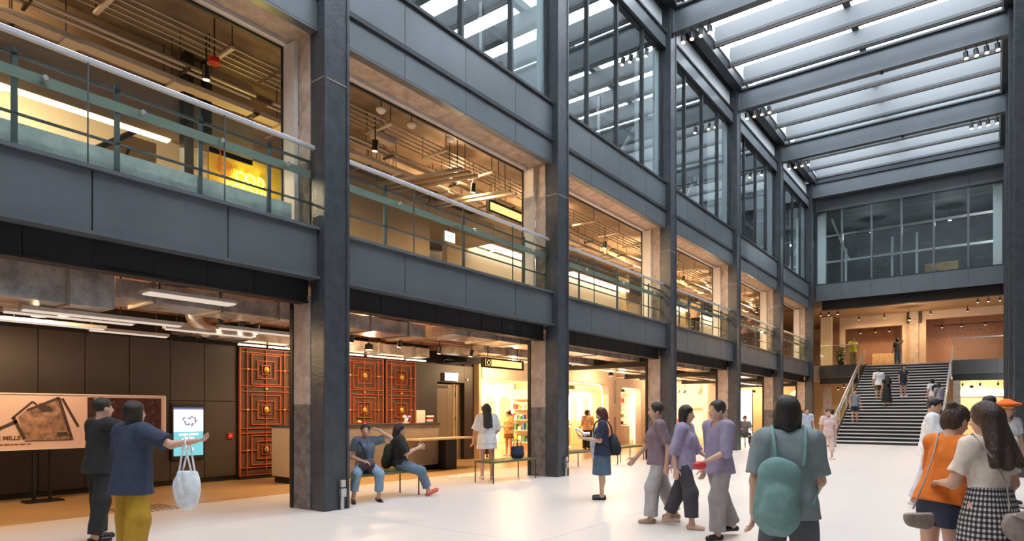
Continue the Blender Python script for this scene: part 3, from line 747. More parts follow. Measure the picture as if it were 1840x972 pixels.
t = thing('counter_notice', 'blank looking pale notice standing on the reception counter', 'notice', (MX2, 11.9, 1.226))
MB().box(MX2-.01, 11.62, 1.226, MX2+.01, 11.93, 1.56).build('sheet', M['pink_paper'], t)
MB().box(MX2-.05, 11.66, 1.226, MX2+.05, 11.89, 1.236).build('base', M['stud'], t)
t = thing('glass_bowl', 'patterned bowl at the right end of the reception counter', 'bowl', (MX2, 12.1, 1.226))
MB().lathe((MX2, 12.10, 1.226), [(0, 0), (.07, 0), (.10, .06), (.085, .09), (.11, .15), (.12, .19), (.11, .19), (.08, .02)], 18).build('vessel', M['paper'], t)
MB().lathe((MX2, 12.10, 1.226), [(.108, .11), (.116, .145), (.108, .165)], 18).build('red_band', M['red'], t)
t = thing('door_stop_lamp', 'small glowing lamp at the left end of the counter', 'lamp', (-11.95, 9.55, 1.226)) if False else None
tag(MB().ell((-11.95, 9.75, 1.27), (.05, .06, .045)).build('brass_ornament', M['gold']), 'small brass ornament on the counter beside the steel column', 'ornament')

# benches
def bench(y0, lab, L=1.62, x0=-8.84, x1=-8.32):
    t = thing('bench', lab, 'bench', ((x0+x1)/2, y0+L/2, 0), 'green slatted benches')
    mb = MB()
    n = 26
    for j in range(n):
        y = y0 + .03 + (L-.06)*j/n
        MBs = mb.box(x0+.012, y, .445, x1-.012, y+(L-.06)/n*.6, .465)
    mb.build('slats', M['bench_green'], t)
    MB().box(x0, y0, .425, x0+.012, y0+L, .468).box(x1-.012, y0, .425, x1, y0+L, .468).box(x0+.012, y0, .425, x1-.012, y0+.012, .468).box(x0+.012, y0+L-.012, .425, x1-.012, y0+L, .468).box(x0+.012, y0+L*.33, .425, x1-.012, y0+L*.33+.02, .444).box(x0+.012, y0+L*.66, .425, x1-.012, y0+L*.66+.02, .444).build('seat_frame', M['bench_green'], t)
    for y in (y0+.02, y0+L-.02):
        for x in (x0+.012, x1-.012):
            MB().cyl((x, y, 0), (x, y, .425), .013, 10).build('leg', M['bench_leg'], t)
    return t
bench(6.56, 'green slatted metal bench with two seated women, beside the nearest steel column')
bench(10.30, 'empty green slatted bench carrying a navy tote bag, before the second steel column', 1.58)
bench(13.4, 'green slatted bench behind the reading woman, just past the second steel column', 1.75, -9.2, -8.7)
bench(16.9, 'green slatted bench before the shelf niche, short of the third steel column', 1.6, -9.3, -8.8)
bench(20.2, 'green bench just past the third steel column', 1.6)
bench(27.2, 'green bench past the fourth steel column with a seated man', 1.6)

# sockets on columns
for k, nm in ((0, 'nearest'), (1, 'second')):
    yc = cY(k)-.16
    t = thing('socket_box', 'brushed metal floor socket post on the front of the %s steel column' % nm, 'socket', (XF+.04, yc, 0), 'socket posts')
    MB().box(XF+.02, yc-.05, .20, XF+.085, yc+.05, .33).build('lower_box', M['chrome'], t, bevel=.004)
    MB().box(XF+.02, yc-.045, .35, XF+.075, yc+.045, .46).build('upper_box', M['chrome'], t, bevel=.004)
    MB().box(XF+.02, yc-.03, .001, XF+.05, yc+.03, .20).build('conduit', M['chrome'], t)

# tactile strips on the warm tinted floor
def tactile(x0, y0, nx, ny, lab, m, dx=.05, dy=.05):
    mb = MB()
    for i in range(nx):
        for j in range(ny):
            mb.lathe((x0+i*dx, y0+j*dy, .0005), [(.017, 0), (.011, .006), (0, .006)], 8)
    o = mb.build('tactile_paving', m); tag(o, lab, 'tactile paving', kind='stuff')
tactile(-10.2, 10.9, 8, 30, 'tactile paving studs on the warm tinted floor behind the benches', M['chrome'])
tactile(-10.9, 4.0, 14, 12, 'dark tactile studs on the warm tinted floor before the information screen', M['black'], .06, .07)

# ------------------------------------------------------------------ arcade ceiling services
def duct(p, q, w, h, lab, flanges=4, m='duct'):
    p = Vector(p); q = Vector(q); d = (q-p)
    t = thing('air_duct', lab, 'duct', p)
    MB().bar(p, q, w, h).build('casing', M[m], t)
    for j in range(flanges):
        c = p + d*(j+.5)/flanges; n = d.normalized()
        MB().bar(c-n*.018, c+n*.018, w+.05, h+.05).build('flange', M['pipe'], t)
    for j in (0, flanges-1):
        c = p + d*(j+.3)/flanges
        MB().box(c.x-w*.3, c.y, c.z+h/2, c.x-w*.3+.015, c.y+.015, 3.5).build('hanger', M['black'], t)
    return t
duct((-9.75, -.8, 3.10), (-9.75, 3.5, 3.10), .95, .46, 'broad metal air duct under the arcade ceiling at the left edge')
duct((-9.9, 3.6, 3.20), (-9.9, 9.5, 3.20), .8, .26, 'flatter metal air duct behind the header of the nearest bay', 6)
duct((-12.7, 6.6, 3.14), (-12.7, 12.6, 3.14), .5, .25, 'metal air duct over the lattice gates', 5)
duct((-12.7, 5.9, 3.14), (-12.7, 6.58, 3.14), .46, .20, 'short tapered duct end beside the information screen', 2)
duct((-9.5, 9.9, 3.25), (-9.5, 12.7, 3.25), .9, .2, 'foil wrapped flat duct behind the header of the second bay', 3)
t = thing('duct_elbow', 'curved metal duct elbow over the dark wall near the screen', 'duct', (-12.2, 5.9, 3.1))
mb = MB(); pts = [(-12.0-.0, 5.85+.3*(1-math.cos(a)), 3.47-.40*math.sin(a)) for a in [i*PI/16 for i in range(9)]]
mb.tube(pts, .14, 16); mb.build('elbow', M['duct'], t)
bt = [((-9.75, 2.6), (-9.75, 4.6)), ((-10.9, 2.7), (-10.9, 4.4)), ((-11.9, 2.9), (-11.9, 4.35)), ((-11.0, 4.9), (-11.0, 6.5)), ((-12.2, 4.2), (-12.2, 5.5)), ((-10.2, 5.4), (-10.2, 6.9))]
for j, (a, b2) in enumerate(bt):
    t = thing('glow_trunking', 'pale cable trunking with added glow under the arcade ceiling of the nearest bay, %s' % ['under the broad duct', 'left of the spotlight', 'far left', 'above the screen', 'against the dark wall', 'nearest the gates'][j], 'light batten', (a[0], a[1], 2.9), 'arcade glowing trunking')
    z = 2.80 if j == 0 else 2.90
    MB().box(a[0]-.07, a[1], z, a[0]+.07, b2[1], z+.05).build('tray', M['tray'], t)
    MB().box(a[0]-.05, a[1]+.03, z-.02, a[0]+.05, b2[1]-.03, z-.001).build('diffuser', emit('trunking_glow', (1, .82, .68), .5) if 'trunking_glow' not in bpy.data.materials else bpy.data.materials['trunking_glow'], t)  # glow stands for daylight caught on the trunking
    for y in (a[1]+.2, b2[1]-.2): MB().cyl((a[0], y, z+.05), (a[0], y, 2.869 if j == 0 else 3.069 if j == 5 else 3.499), .008, 6).build('hanger', M['black'], t)
for j, (y0, y1) in enumerate(((7.30, 7.95), (8.02, 9.2), (9.3, 10.7), (10.85, 12.1), (12.2, 13.3))):
    t = thing('linear_light', 'glowing linear light over the lattice gates, %s from the left' % ['first', 'second', 'third', 'fourth', 'fifth'][j], 'light', (-12.95, (y0+y1)/2, 2.95), 'linear lights over the gates')
    if j == 4: y1 = 12.95
    MB().box(-12.99, y0, 2.985, -12.91, y1, 3.01).build('housing', M['black'], t)
    MB().box(-12.985, y0+.01, 2.955, -12.915, y1-.01, 2.984).build('diffuser', M['led'], t)
    for yy in (y0+.15, y1-.15): MB().cyl((-12.95, yy, 3.01), (-12.95, yy, 3.013 if False else 3.499), .006, 6).build('hanger', M['black'], t)
i = 0
for x, y in ((-10.9, 5.8), (-10.9, 6.2), (-10.9, 6.5), (-10.7, 8.55), (-10.6, 9.8), (-11.0, 11.5), (-10.9, 12.6), (-10.8, 3.4), (-10.6, 1.2)):
    spotlight('spotlight', 'black spotlight under the arcade ceiling %s' % ['first of three before the gates', 'second of three before the gates', 'third of three before the gates', 'right of the nearest column', 'above the seated woman in grey', 'above the seated woman with the phone', 'before the service door', 'above the display board', 'over the far left of the display board'][i], (x, y, 3.08), 'arcade spotlights', 115, WARM, 1.0, (-.35, 0, -1), .28)
    i += 1
# sprinkler pipes
for j, x in enumerate((-10.45, -11.35)):
    tag(MB().tube([(x, -.5, 3.30), (x, 16, 3.30)], .022, 8).build('ceiling_pipe', M['pipe']), 'thin pipe running along under the arcade ceiling, %s' % ['nearer the hall', 'nearer the gates'][j], 'pipe', 'arcade ceiling pipes')
tag(MB().box(-13.2, 14.0, 2.99, -12.3, 14.9, 3.34).box(-12.9, 13.6, 3.05, -12.7, 14.0, 3.2).build('fan_unit', M['black']), 'black fan coil unit under the ceiling above the service door', 'fan unit')
for b in range(2, 6):
    ya = cY(b-1)
    for q, (xx, ww, zz) in enumerate(((-9.4, .7, 3.24), (-10.9, .35, 3.18), (-12.0, .5, 3.22))):
        t = thing('air_duct', '%s metal duct under the arcade ceiling of the %s bay' % (['broad', 'narrow', 'deep set'][q], ORD[b]), 'duct', (xx, ya+3, zz), 'arcade ducts past the second column')
        MB().box(xx-ww/2, ya+.1, zz-.10, xx+ww/2, ya+5.9, zz+.10).build('casing', M['duct'], t)
        for yy in (ya+1.1, ya+3.1, ya+5.1):
            MB().box(xx-ww/2-.02, yy, zz-.12, xx+ww/2+.02, yy+.03, zz+.12).build('flange', M['pipe'], t)
            MB().box(xx-.01, yy, zz+.121, xx+.01, yy+.02, 3.499).build('hanger', M['black'], t)
    t = thing('glow_trunking', 'pale cable tray with added glow under the arcade ceiling of the %s bay' % ORD[b], 'light batten', (-10.2, ya+3, 3.0), 'arcade glowing trays of the further bays')
    MB().box(-10.27, ya+2.0, 3.0, -10.13, ya+4.2, 3.05).build('tray', M['tray'], t)
    MB().box(-10.25, ya+2.03, 2.98, -10.15, ya+4.17, 2.999).build('diffuser', bpy.data.materials['trunking_glow'], t)  # tray underside glows in place of reflected light
    for yy in (ya+2.3, ya+3.9): MB().cyl((-10.2, yy, 3.05), (-10.2, yy, 3.36), .008, 6).build('hanger', M['black'], t)
t = thing('glow_trunking', 'broad pale trunking with added glow just behind the header of the nearest bay', 'light batten', (-9.0, 4.2, 3.2))
MB().box(-9.15, 3.75, 3.10, -8.85, 5.0, 3.14).build('tray', M['tray'], t)
MB().box(-9.12, 3.78, 3.08, -8.88, 4.97, 3.099).build('diffuser', bpy.data.materials['trunking_glow'], t)  # glow in place of light falling on the trunk
for yy in (3.95, 4.8): MB().cyl((-9.0, yy, 3.14), (-9.0, yy, 3.499), .008, 6).build('hanger', M['black'], t)
# dark cross beams on the column lines
for k in (2, 3, 4, 5):
    y = cY(k)-.25
    tag(MB().box(-13.0, y-.10, 2.98, -8.80, y+.10, 3.02).box(-13.0, y-.02, 3.02, -8.80, y+.02, 3.33).box(-13.0, y-.10, 3.32, -8.80, y+.10, 3.355).build('cross_beam', M['darkbeam']), 'dark steel beam running in under the arcade ceiling at the %s column' % ORD[k], 'beam', 'arcade cross beams')

# ------------------------------------------------------------------ shops along the arcade
SX = -13.3
# shop one: open front, warm interior with arches
struct('wall_shop_side', MB().box(-18.5, 15.73, 0, -13.3, 15.85, 3.5), M['yellowwall'])
struct('wall_shop_back', MB().box(-18.7, 15.73, 0, -18.5, 39, 3.5), M['creamwall'])
struct('trim_4', MB().box(-13.45, 15.9, 2.62, SX, 20.1, 3.5), M['creamwall'])
t = thing('arched_display', 'cream display wall with three arches and shelves of goods inside the first shop', 'display wall', (-16.5, 19.9, 0))
MB().box(-18.0, 19.86, 0, -15.0, 19.97, 2.62).build('panel', M['creamwall'], t)
for j in range(3):
    y = -17.0+j*.8
    pts = [(y-.34, .3)] + [(y-.34*math.cos(a), 1.85+.34*math.sin(a)) for a in [PI*i/14 for i in range(15)]] + [(y+.34, .3)]
    MB().prism([(q[0]*1.0, q[1]) for q in pts], 'y', 19.84, 19.859).build('arch_panel', M['yellowwall'], t)
    MB().tube([(q[0], 19.82, q[1]) for q in pts], .03, 8).build('arch_trim', M['cove'], t)
rnd = random.Random(11)
gc = [mat('goods_%s' % n, c, .5) for n, c in (('red', (.55, .08, .05)), ('white', (.8, .78, .72)), ('blue', (.08, .16, .4)), ('yellow', (.8, .55, .08)), ('green', (.1, .3, .12)), ('brown', (.25, .12, .06)))]
t = thing('shop_shelf', 'white shop shelving unit at the right of the first shop', 'shelving', (-14.6, 19.6, 0))
for z in (.35, .8, 1.2, 1.6, 2.0): MB().box(-14.95, 19.45, z, -13.6, 19.8, z+.03).build('shelf', M['creamwall'], t)
MB().box(-14.95, 19.8, 0, -13.6, 19.85, 2.4).build('back_panel', M['creamwall'], t)
for zi, z in enumerate((.38, .83, 1.23, 1.63)):
    for j in range(7):
        x = -14.92+j*.185; h = .12+.18*rnd.random(); c = rnd.choice(gc)
        tag(MB().box(x, 19.52, z+.001, x+.09+.07*rnd.random(), 19.72, z+h).build('goods_box', c, bevel=.008), 'small packaged item on the %s shelf of the first shop, %s along' % (['lowest', 'second', 'third', 'top'][zi], ['first', 'second', 'third', 'fourth', 'fifth', 'sixth', 'last'][j]), 'goods', 'goods on the first shop shelves')
t = thing('hanging_sign', 'black framed hanging sign box with glowing yellow face over the arcade', 'hanging sign', (-10.6, 13.5, 2.7))
MB().box(-10.66, 12.68, 2.68, -10.54, 14.42, 2.72).box(-10.66, 12.68, 2.90, -10.54, 14.42, 2.94).box(-10.66, 12.68, 2.72, -10.54, 12.73, 2.90).box(-10.66, 14.37, 2.72, -10.54, 14.42, 2.90).build('frame', M['black'], t)
MB().box(-10.63, 12.74, 2.72, -10.57, 14.36, 2.90).build('face', emit('sign_yellow', (1, .66, .22), 1.0), t)
MB().box(-10.569, 12.78, 2.73, -10.56, 13.0, 2.895).build('symbol_plate', M['black'], t)
MB().tube([(-10.555, 12.89+.06*math.cos(a), 2.81+.06*math.sin(a)) for a in [i*PI/8 for i in range(17)]], .009, 6).build('symbol', bpy.data.materials['sign_yellow'], t)
for y in (12.9, 14.2): MB().cyl((-10.6, y, 2.94), (-10.6, y, 3.37), .01, 6).build('rod', M['black'], t)

# shop two: portal with rounded corners
def portal(y0, y1, z1, x, depth, r, m, nm):
    mb = MB()
    n = 8; yo0, yo1, zo = y0-.42, y1+.42, z1+.42
    outer = [(yo0, 0), (yo0, zo), (yo1, zo), (yo1, 0)]
    inner = [(y0, 0)] + [(y0+r-r*math.cos(a), z1-r+r*math.sin(a)) for a in [PI/2*i/n for i in range(n+1)]] + [(y1-r+r*math.sin(a), z1-r+r*math.cos(a)) for a in [PI/2*i/n for i in range(n+1)]] + [(y1, 0)]
    def strip(xx, flip):
        pts = []; half = len(inner)//2
        L = inner[:half]; R = inner[half:]
        polyL = [(yo0, 0), (yo0, zo), ((y0+y1)/2, zo), ((y0+y1)/2, z1)] + L[::-1]
        polyR = [((y0+y1)/2, z1), ((y0+y1)/2, zo), (yo1, zo), (yo1, 0)] + R[::-1]
        return polyL, polyR
    pl, pr_ = strip(0, 0)
    mb.prism(pl, 'x', x-depth, x); mb.prism(pr_, 'x', x-depth, x)
    return mb, inner
t = thing('shop_portal', 'cream rounded portal of the bright shop with a name over its entrance', 'shop front', (SX, 22.5, 0))
mb, inner = portal(20.25, 24.45, 2.72, SX, .30, .35, None, '')
mb.build('surround', M['pinkwall'], t)
MB().tube([(SX-.33, q[0], q[1]) for q in inner], .04, 8).build('cove_light', M['cove'], t)
MB().box(SX-.62, 20.3, 2.36, SX-.5, 24.4, 2.70).build('fascia', M['creamwall'], t)
text_mb('monoyono', .30, (SX-.49, 21.1, 2.47), (0,1,0), (0,0,1), .02, .008).build('shop_lettering', M['black'], t)
t2 = thing('shop_portal', 'smaller rounded cream portal framing a shelf niche, right of the named shop', 'shop front', (SX, 26.5, 0))
mb, inner = portal(25.55, 27.6, 2.62, SX, .30, .3, None, '')
mb.build('surround', M['pinkwall'], t2)
MB().tube([(SX-.33, q[0], q[1]) for q in inner], .035, 8).build('cove_light', M['cove'], t2)
struct('wall_shopfront', MB().box(SX-.3, 20.0, 3.14, SX, 39, 3.5).box(SX-.3, 24.88, 0, SX, 25.12, 3.14).box(SX-.3, 28.03, 0, SX, 31.6, 3.14).box(SX-.3, 36.4, 0, SX, 39, 3.14).box(SX-.3, 20.0-.2, 0, SX, 19.83+.18 if False else 19.98, 3.14), M['pinkwall'])
t = thing('louvre_panel', 'grey louvred vent panels on the beige wall between the two portals', 'vent', (SX, 25.0, 1.5))
for z0, z1 in ((.3, 1.3), (1.9, 2.9)):
    MB().box(SX+.001, 24.92, z0, SX+.03, 25.08, z1).build('panel', M['counter'], t)
t = thing('shop_counter', 'glowing cream shop counter inside the named portal', 'counter', (-14.5, 21.8, 0))
MB().box(-15.0, 20.5, 0, -14.3, 22.9, .95).build('body', M['yellowwall'], t)
MB().box(-15.05, 20.45, .951, -14.25, 22.95, 1.02).build('top', M['creamwall'], t)
MB().box(-14.29, 20.5, .88, -14.27, 22.9, .94).build('under_light', M['cove'], t)
MB().box(-14.29, 20.5, .02, -14.27, 22.9, .06).build('toe_light', M['cove'], t)
t = thing('arched_light', 'pair of glowing white arches on the side wall of the named shop', 'light', (-15.1, 24.9, 1))
for y in (-15.35, -14.75):
    pts = [(y-.24, 24.9, 1.15)] + [(y-.24*math.cos(a), 24.9, 2.15+.24*math.sin(a)) for a in [PI*i/12 for i in range(13)]] + [(y+.24, 24.9, 1.15)]
    MB().tube(pts, .055, 8).build('arch', M['white_led'], t)
struct('wall_shop_two', MB().box(-17.5, 20.0, 0, -17.35, 25.1, 3.5).box(-17.35, 25.0, 0, -13.65, 25.1, 3.5).box(-18.5, 19.975, 0, -13.65, 20.0, 3.5), M['yellowwall'])
t = thing('niche_shelf', 'lit shelving of small goods inside the smaller rounded portal', 'shelving', (-14.2, 26.6, 0))
MB().box(-14.6, 25.3, 0, -14.5, 27.9, 3.0).build('back_panel', M['creamwall'], t)
for z in (.9, 1.25, 1.6, 1.95, 2.3): MB().box(-14.5, 25.4, z, -14.1, 27.8, z+.03).build('shelf', M['wood'], t)
MB().box(-14.5, 25.4, 0, -14.0, 27.8, .85).build('cabinet', M['pinkwall'], t)
for zi, z in enumerate((.93, 1.28, 1.63, 1.98)):
    for j in range(8):
        y = 25.5+j*.28; h = .1+.14*rnd.random()
        tag(MB().box(-14.4, y, z+.001, -14.2, y+.1+.08*rnd.random(), z+h).build('goods_box', rnd.choice(gc), bevel=.008), 'small item on the %s shelf of the niche, %s along' % (['lowest', 'second', 'third', 'top'][zi], ['first', 'second', 'third', 'fourth', 'fifth', 'sixth', 'seventh', 'last'][j]), 'goods', 'goods in the shelf niche')
# shop three and four: white shop with hanging rack; narrow lit shop
struct('wall_shop_three', MB().box(-16.2, 30.0, 0, -16.0, 39, 3.5).box(-16.0, 38.0, 0, -13.6, 38.1, 3.5), mat('white_shop', (.85, .80, .70), .7))
t = thing('display_table', 'brown display table of goods in the white shop past the third column', 'table', (-14.6, 31, 0))
MB().box(-14.9, 33.4, .80, -14.0, 36.0, .86).build('top', M['wood'], t)
for x in (-14.85, -14.1):
    for y in (33.5, 35.85): MB().box(x, y, 0, x+.06, y+.06, .8).build('leg', M['wood'], t)
for j in range(8):
    tag(MB().box(-14.6, 33.6+j*.28, .861, -14.3, 33.76+j*.28, 1.0+.15*rnd.random()).build('goods_box', rnd.choice(gc), bevel=.01), 'item on the display table of the white shop, %s along' % ['first', 'second', 'third', 'fourth', 'fifth', 'sixth', 'seventh', 'last'][j], 'goods', 'goods on the display table')
t = thing('hat_shelf', 'wide brown wall shelf in the white shop', 'shelf', (-15, 37.8, 1.5))
MB().box(-15.6, 37.5, 1.75, -13.9, 37.98, 1.84).build('board', M['wood'], t)
for j in range(5): spotlight('spotlight', 'black spotlight in the white shop, %s from the left' % ['first', 'second', 'third', 'fourth', 'fifth'][j], (-14.6, 32.6+j*.9, 2.75), 'white shop spotlights', 150, WARM2, 1.2, (-.5, 0, -1), .6)
t = thing('glowing_lightbox', 'tall bright light panel on the lobby wall past the fourth column', 'light', (-12.3, 41, 0))
MB().box(-12.9, 41.03, .06, -12.15, 41.099, 2.9).build('diffuser', M['white_led'], t); MB().box(-12.14, 41.03, .05, -12.10, 41.099, 2.95).build('edge', M['black'], t)
t = thing('menu_screen', 'orange lit menu screens in the shop at the far end of the arcade', 'screen', (-10.3, 41, 1.8))
for j in range(2):
    MB().box(-10.85+j*.85, 41.021, 1.3, -9.92+j*.85, 41.099, 2.5).build('backing', M['black'], t)
    MB().box(-10.75+j*.85, 40.98, 1.5, -10.0+j*.85, 41.02, 2.2).build('screen', emit('menu_orange', (1, .42, .08), 1.1) if 'menu_orange' not in bpy.data.materials else bpy.data.materials['menu_orange'], t)
struct('wall_kiosk', MB().box(-20, 41.1, 0, -9.0, 41.3, 3.5), M['yellowwall'])

# ================================================================== FIRST FLOOR INTERIOR
# brown bulkhead, bright void below, food sign wall
struct('wall_upper_back', MB().box(-15.2, Y0, 4.3, -15.0, 41.5, 7.69), M['creamwall'])
struct('wall_bulkhead', MB().box(-11.35, Y0, 6.18, -11.2, 6.6, 7.69), M['brownwall'])
t = thing('bulkhead_light', 'warm light strip under the brown bulkhead of the first floor', 'light', (-11.4, 3, 6.1))
MB().box(-11.345, 1.0, 6.14, -11.215, 5.1, 6.178).build('diffuser', M['cove'], t)
tag(MB().box(-11.19, 5.24, 4.26, -11.02, 5.40, 7.69).build('steel_post', M['black']), 'black steel post left of the yellow neon sign', 'post')
tag(MB().box(-11.34, 5.42, 4.26, -11.21, 5.74, 6.17).build('concrete_pier', M['concrete']), 'bare concrete pier left of the yellow neon sign', 'pier')
tag(MB().box(-11.17, 5.60, 6.35, -11.02, 5.72, 7.69).build('steel_post', M['black']), 'black steel post above the yellow neon sign', 'post')
# steel stair / plant in the bright void
t = thing('escalator_truss', 'grey escalator truss glimpsed through the glass in the nearest first floor bay', 'escalator', (-13.5, 3.6, 4.3))
MB().prism([(2.6, 4.31), (3.3, 4.31), (5.6, 6.1), (5.6, 6.7), (5.1, 6.7)], 'x', -13.6, -12.9).build('truss', M['pipe'], t)
MB().tube([(-12.85, 2.9, 4.9), (-12.85, 5.4, 6.95)], .05, 8).build('handrail', M['black'], t)
for j in range(5): MB().bar((-12.86, 3.1+j*.45, 4.4+j*.36), (-12.86, 3.3+j*.45, 5.0+j*.36), .04, .04).build('rib', M['black'], t)
t = thing('cove_light', 'long warm cove light on the bright wall of the first floor void', 'light', (-14.9, 4, 6.6))
MB().box(-14.99, 1.5, 6.55, -14.9, 8.5, 6.62).build('strip', M['led'], t)
# neon sign
t = thing('neon_sign', 'glowing yellow neon food sign panel on the first floor', 'neon sign', (-11.2, 6.6, 5.3))
MB().box(-11.30, 5.76, 4.75, -11.20, 7.22, 6.28).build('panel', mat('sign_panel', (.75, .50, .06), .6, var=.15, vscale=1.5), t)
neon = emit('neon_yellow', (1, .80, .10), 5)
def ring(yc, zc, r, a0=0, a1=2*PI, rz=None, n=28):
    rz = rz or r
    return [(-11.13, yc+r*math.cos(a0+(a1-a0)*i/n), zc+rz*math.sin(a0+(a1-a0)*i/n)) for i in range(n+1)]
zb = 5.87
mb = MB()
mb.tube(ring(6.32, zb, .09), .014); mb.tube(ring(6.53, zb-.0, .09), .014)
mb.tube([(-11.13, 6.68, zb-.09), (-11.13, 6.68, zb+.09)], .014); mb.tube(ring(6.68, zb, .11, -PI/2, PI/2, .09, 16), .014)
z2 = 5.625
mb.tube([(-11.13, 6.06, z2-.08), (-11.13, 6.06, z2+.08), (-11.13, 6.14, z2+.08)], .012)
mb.tube(ring(6.24, z2, .08, PI*.35, PI*2.0), .012)
mb.tube([(-11.13, 6.36, z2+.08), (-11.13, 6.36, z2-.08), (-11.13, 6.44, z2-.08)], .012)
mb.tube(ring(6.48, z2, .08, -PI/2, PI/2), .012)
mb.tube([(-11.13, 6.59, z2-.08), (-11.13, 6.645, z2+.08), (-11.13, 6.70, z2-.08)], .012)
mb.tube([(-11.13, 6.74, z2-.08), (-11.13, 6.74, z2+.08), (-11.13, 6.81, z2+.06), (-11.13, 6.81, z2-.08)], .012)
mb.build('neon_lettering', neon, t)
mb = MB()
for r in (.04, .075, .11, .145): mb.tube(ring(6.02, 5.95, r), .007)
mb.tube([(-11.13, 5.90, 6.05), (-11.13, 5.94, 6.2), (-11.13, 5.91, 6.24)], .012)
mb.build('red_emblem', mat('neon_red', (.65, .12, .03), .5), t)
lamp('POINT', (-10.98, 6.5, 5.75), 16, (1, .78, .2), t, .06)
# second bay walls
struct('wall_upper_mid', MB().box(-11.8, 7.6, 4.3, -11.6, 11.75, 7.0), M['brownwall'])
struct('wall_upper_partition', MB().box(-13.5, 11.76, 6.4, -11.6, 14.3, 7.0).box(-13.5, 13.3, 4.3, -13.3, 14.3, 6.4), M['brownwall'])
d = struct('door_2', MB().box(-13.2, 12.35, 4.31, -13.1, 13.25, 6.35), M['doorpanel'], 'pale door by the lit exit sign on the first floor', 'door')
MB().box(-13.09, 12.45, 5.0, -13.085, 12.8, 6.1).build('glass_panel', M['black'], d)
t = thing('exit_sign', 'glowing white exit sign on the first floor, second bay', 'exit sign', (-11.5, 12.5, 6.1))
MB().box(-11.56, 12.2, 6.02, -11.50, 12.62, 6.30).build('box', M['stud'], t)
MB().box(-11.499, 12.22, 6.035, -11.49, 12.60, 6.285).build('face', M['exit'], t)
text_mb('EXIT', .12, (-11.485, 12.25, 6.11), (0,1,0), (0,0,1), .004).build('lettering', M['exit_txt'], t)
MB().cyl((-11.53, 12.4, 6.30), (-11.53, 12.4, 6.4), .012, 6).build('rod', M['black'], t)
t = thing('hanging_sign', 'yellow lit hanging sign box on the first floor, second bay', 'hanging sign', (-10.2, 13.3, 6.7))
MB().bar((-10.2, 12.4, 6.62), (-10.2, 14.6, 6.62), .1, .05).bar((-10.2, 12.4, 6.88), (-10.2, 14.6, 6.88), .1, .05).bar((-10.2, 12.42, 6.64), (-10.2, 12.42, 6.86), .1, .05, (0,1,0)).build('frame', M['black'], t)
MB().box(-10.23, 12.5, 6.65, -10.17, 14.55, 6.85).build('face', bpy.data.materials['sign_yellow'], t)
for y in (12.7, 14.3): MB().cyl((-10.2, y, 6.9), (-10.2, y, 7.69), .01, 6).build('rod', M['black'], t)
# bright rooms of the further bays
for b, (lab) in ((2, 'third'), (3, 'fourth'), (4, 'fifth'), (5, 'farthest')):
    ya = cY(b-1)
    struct('wall_upper_room_%s' % 'abcdef'[b], MB().box(-12.7, ya+.6, 4.3, -12.5, ya+4.7, 6.5), M['creamwall'])
    t = thing('cove_light', 'glowing ceiling cove light inside the %s first floor bay' % lab, 'light', (-12.3, ya+2.5, 6.6), 'first floor cove lights')
    MB().box(-12.45, ya+.5, 6.55, -12.2, ya+5.0, 6.62).build('diffuser', M['white_led'], t)
    MB().box(-12.5, ya+.5, 6.625, -12.15, ya+5.0, 6.66).build('housing', M['tray'], t)
    tag(MB().box(-12.6, ya+4.72, 4.3, -12.2, ya+5.0, 7.69).build('timber_jamb', M['wood']), 'pale timber jamb inside the %s first floor bay' % lab, 'jamb', 'timber jambs')

M['darkpipe'] = mat('dark_pipe', (.05, .04, .032), .5, .3)
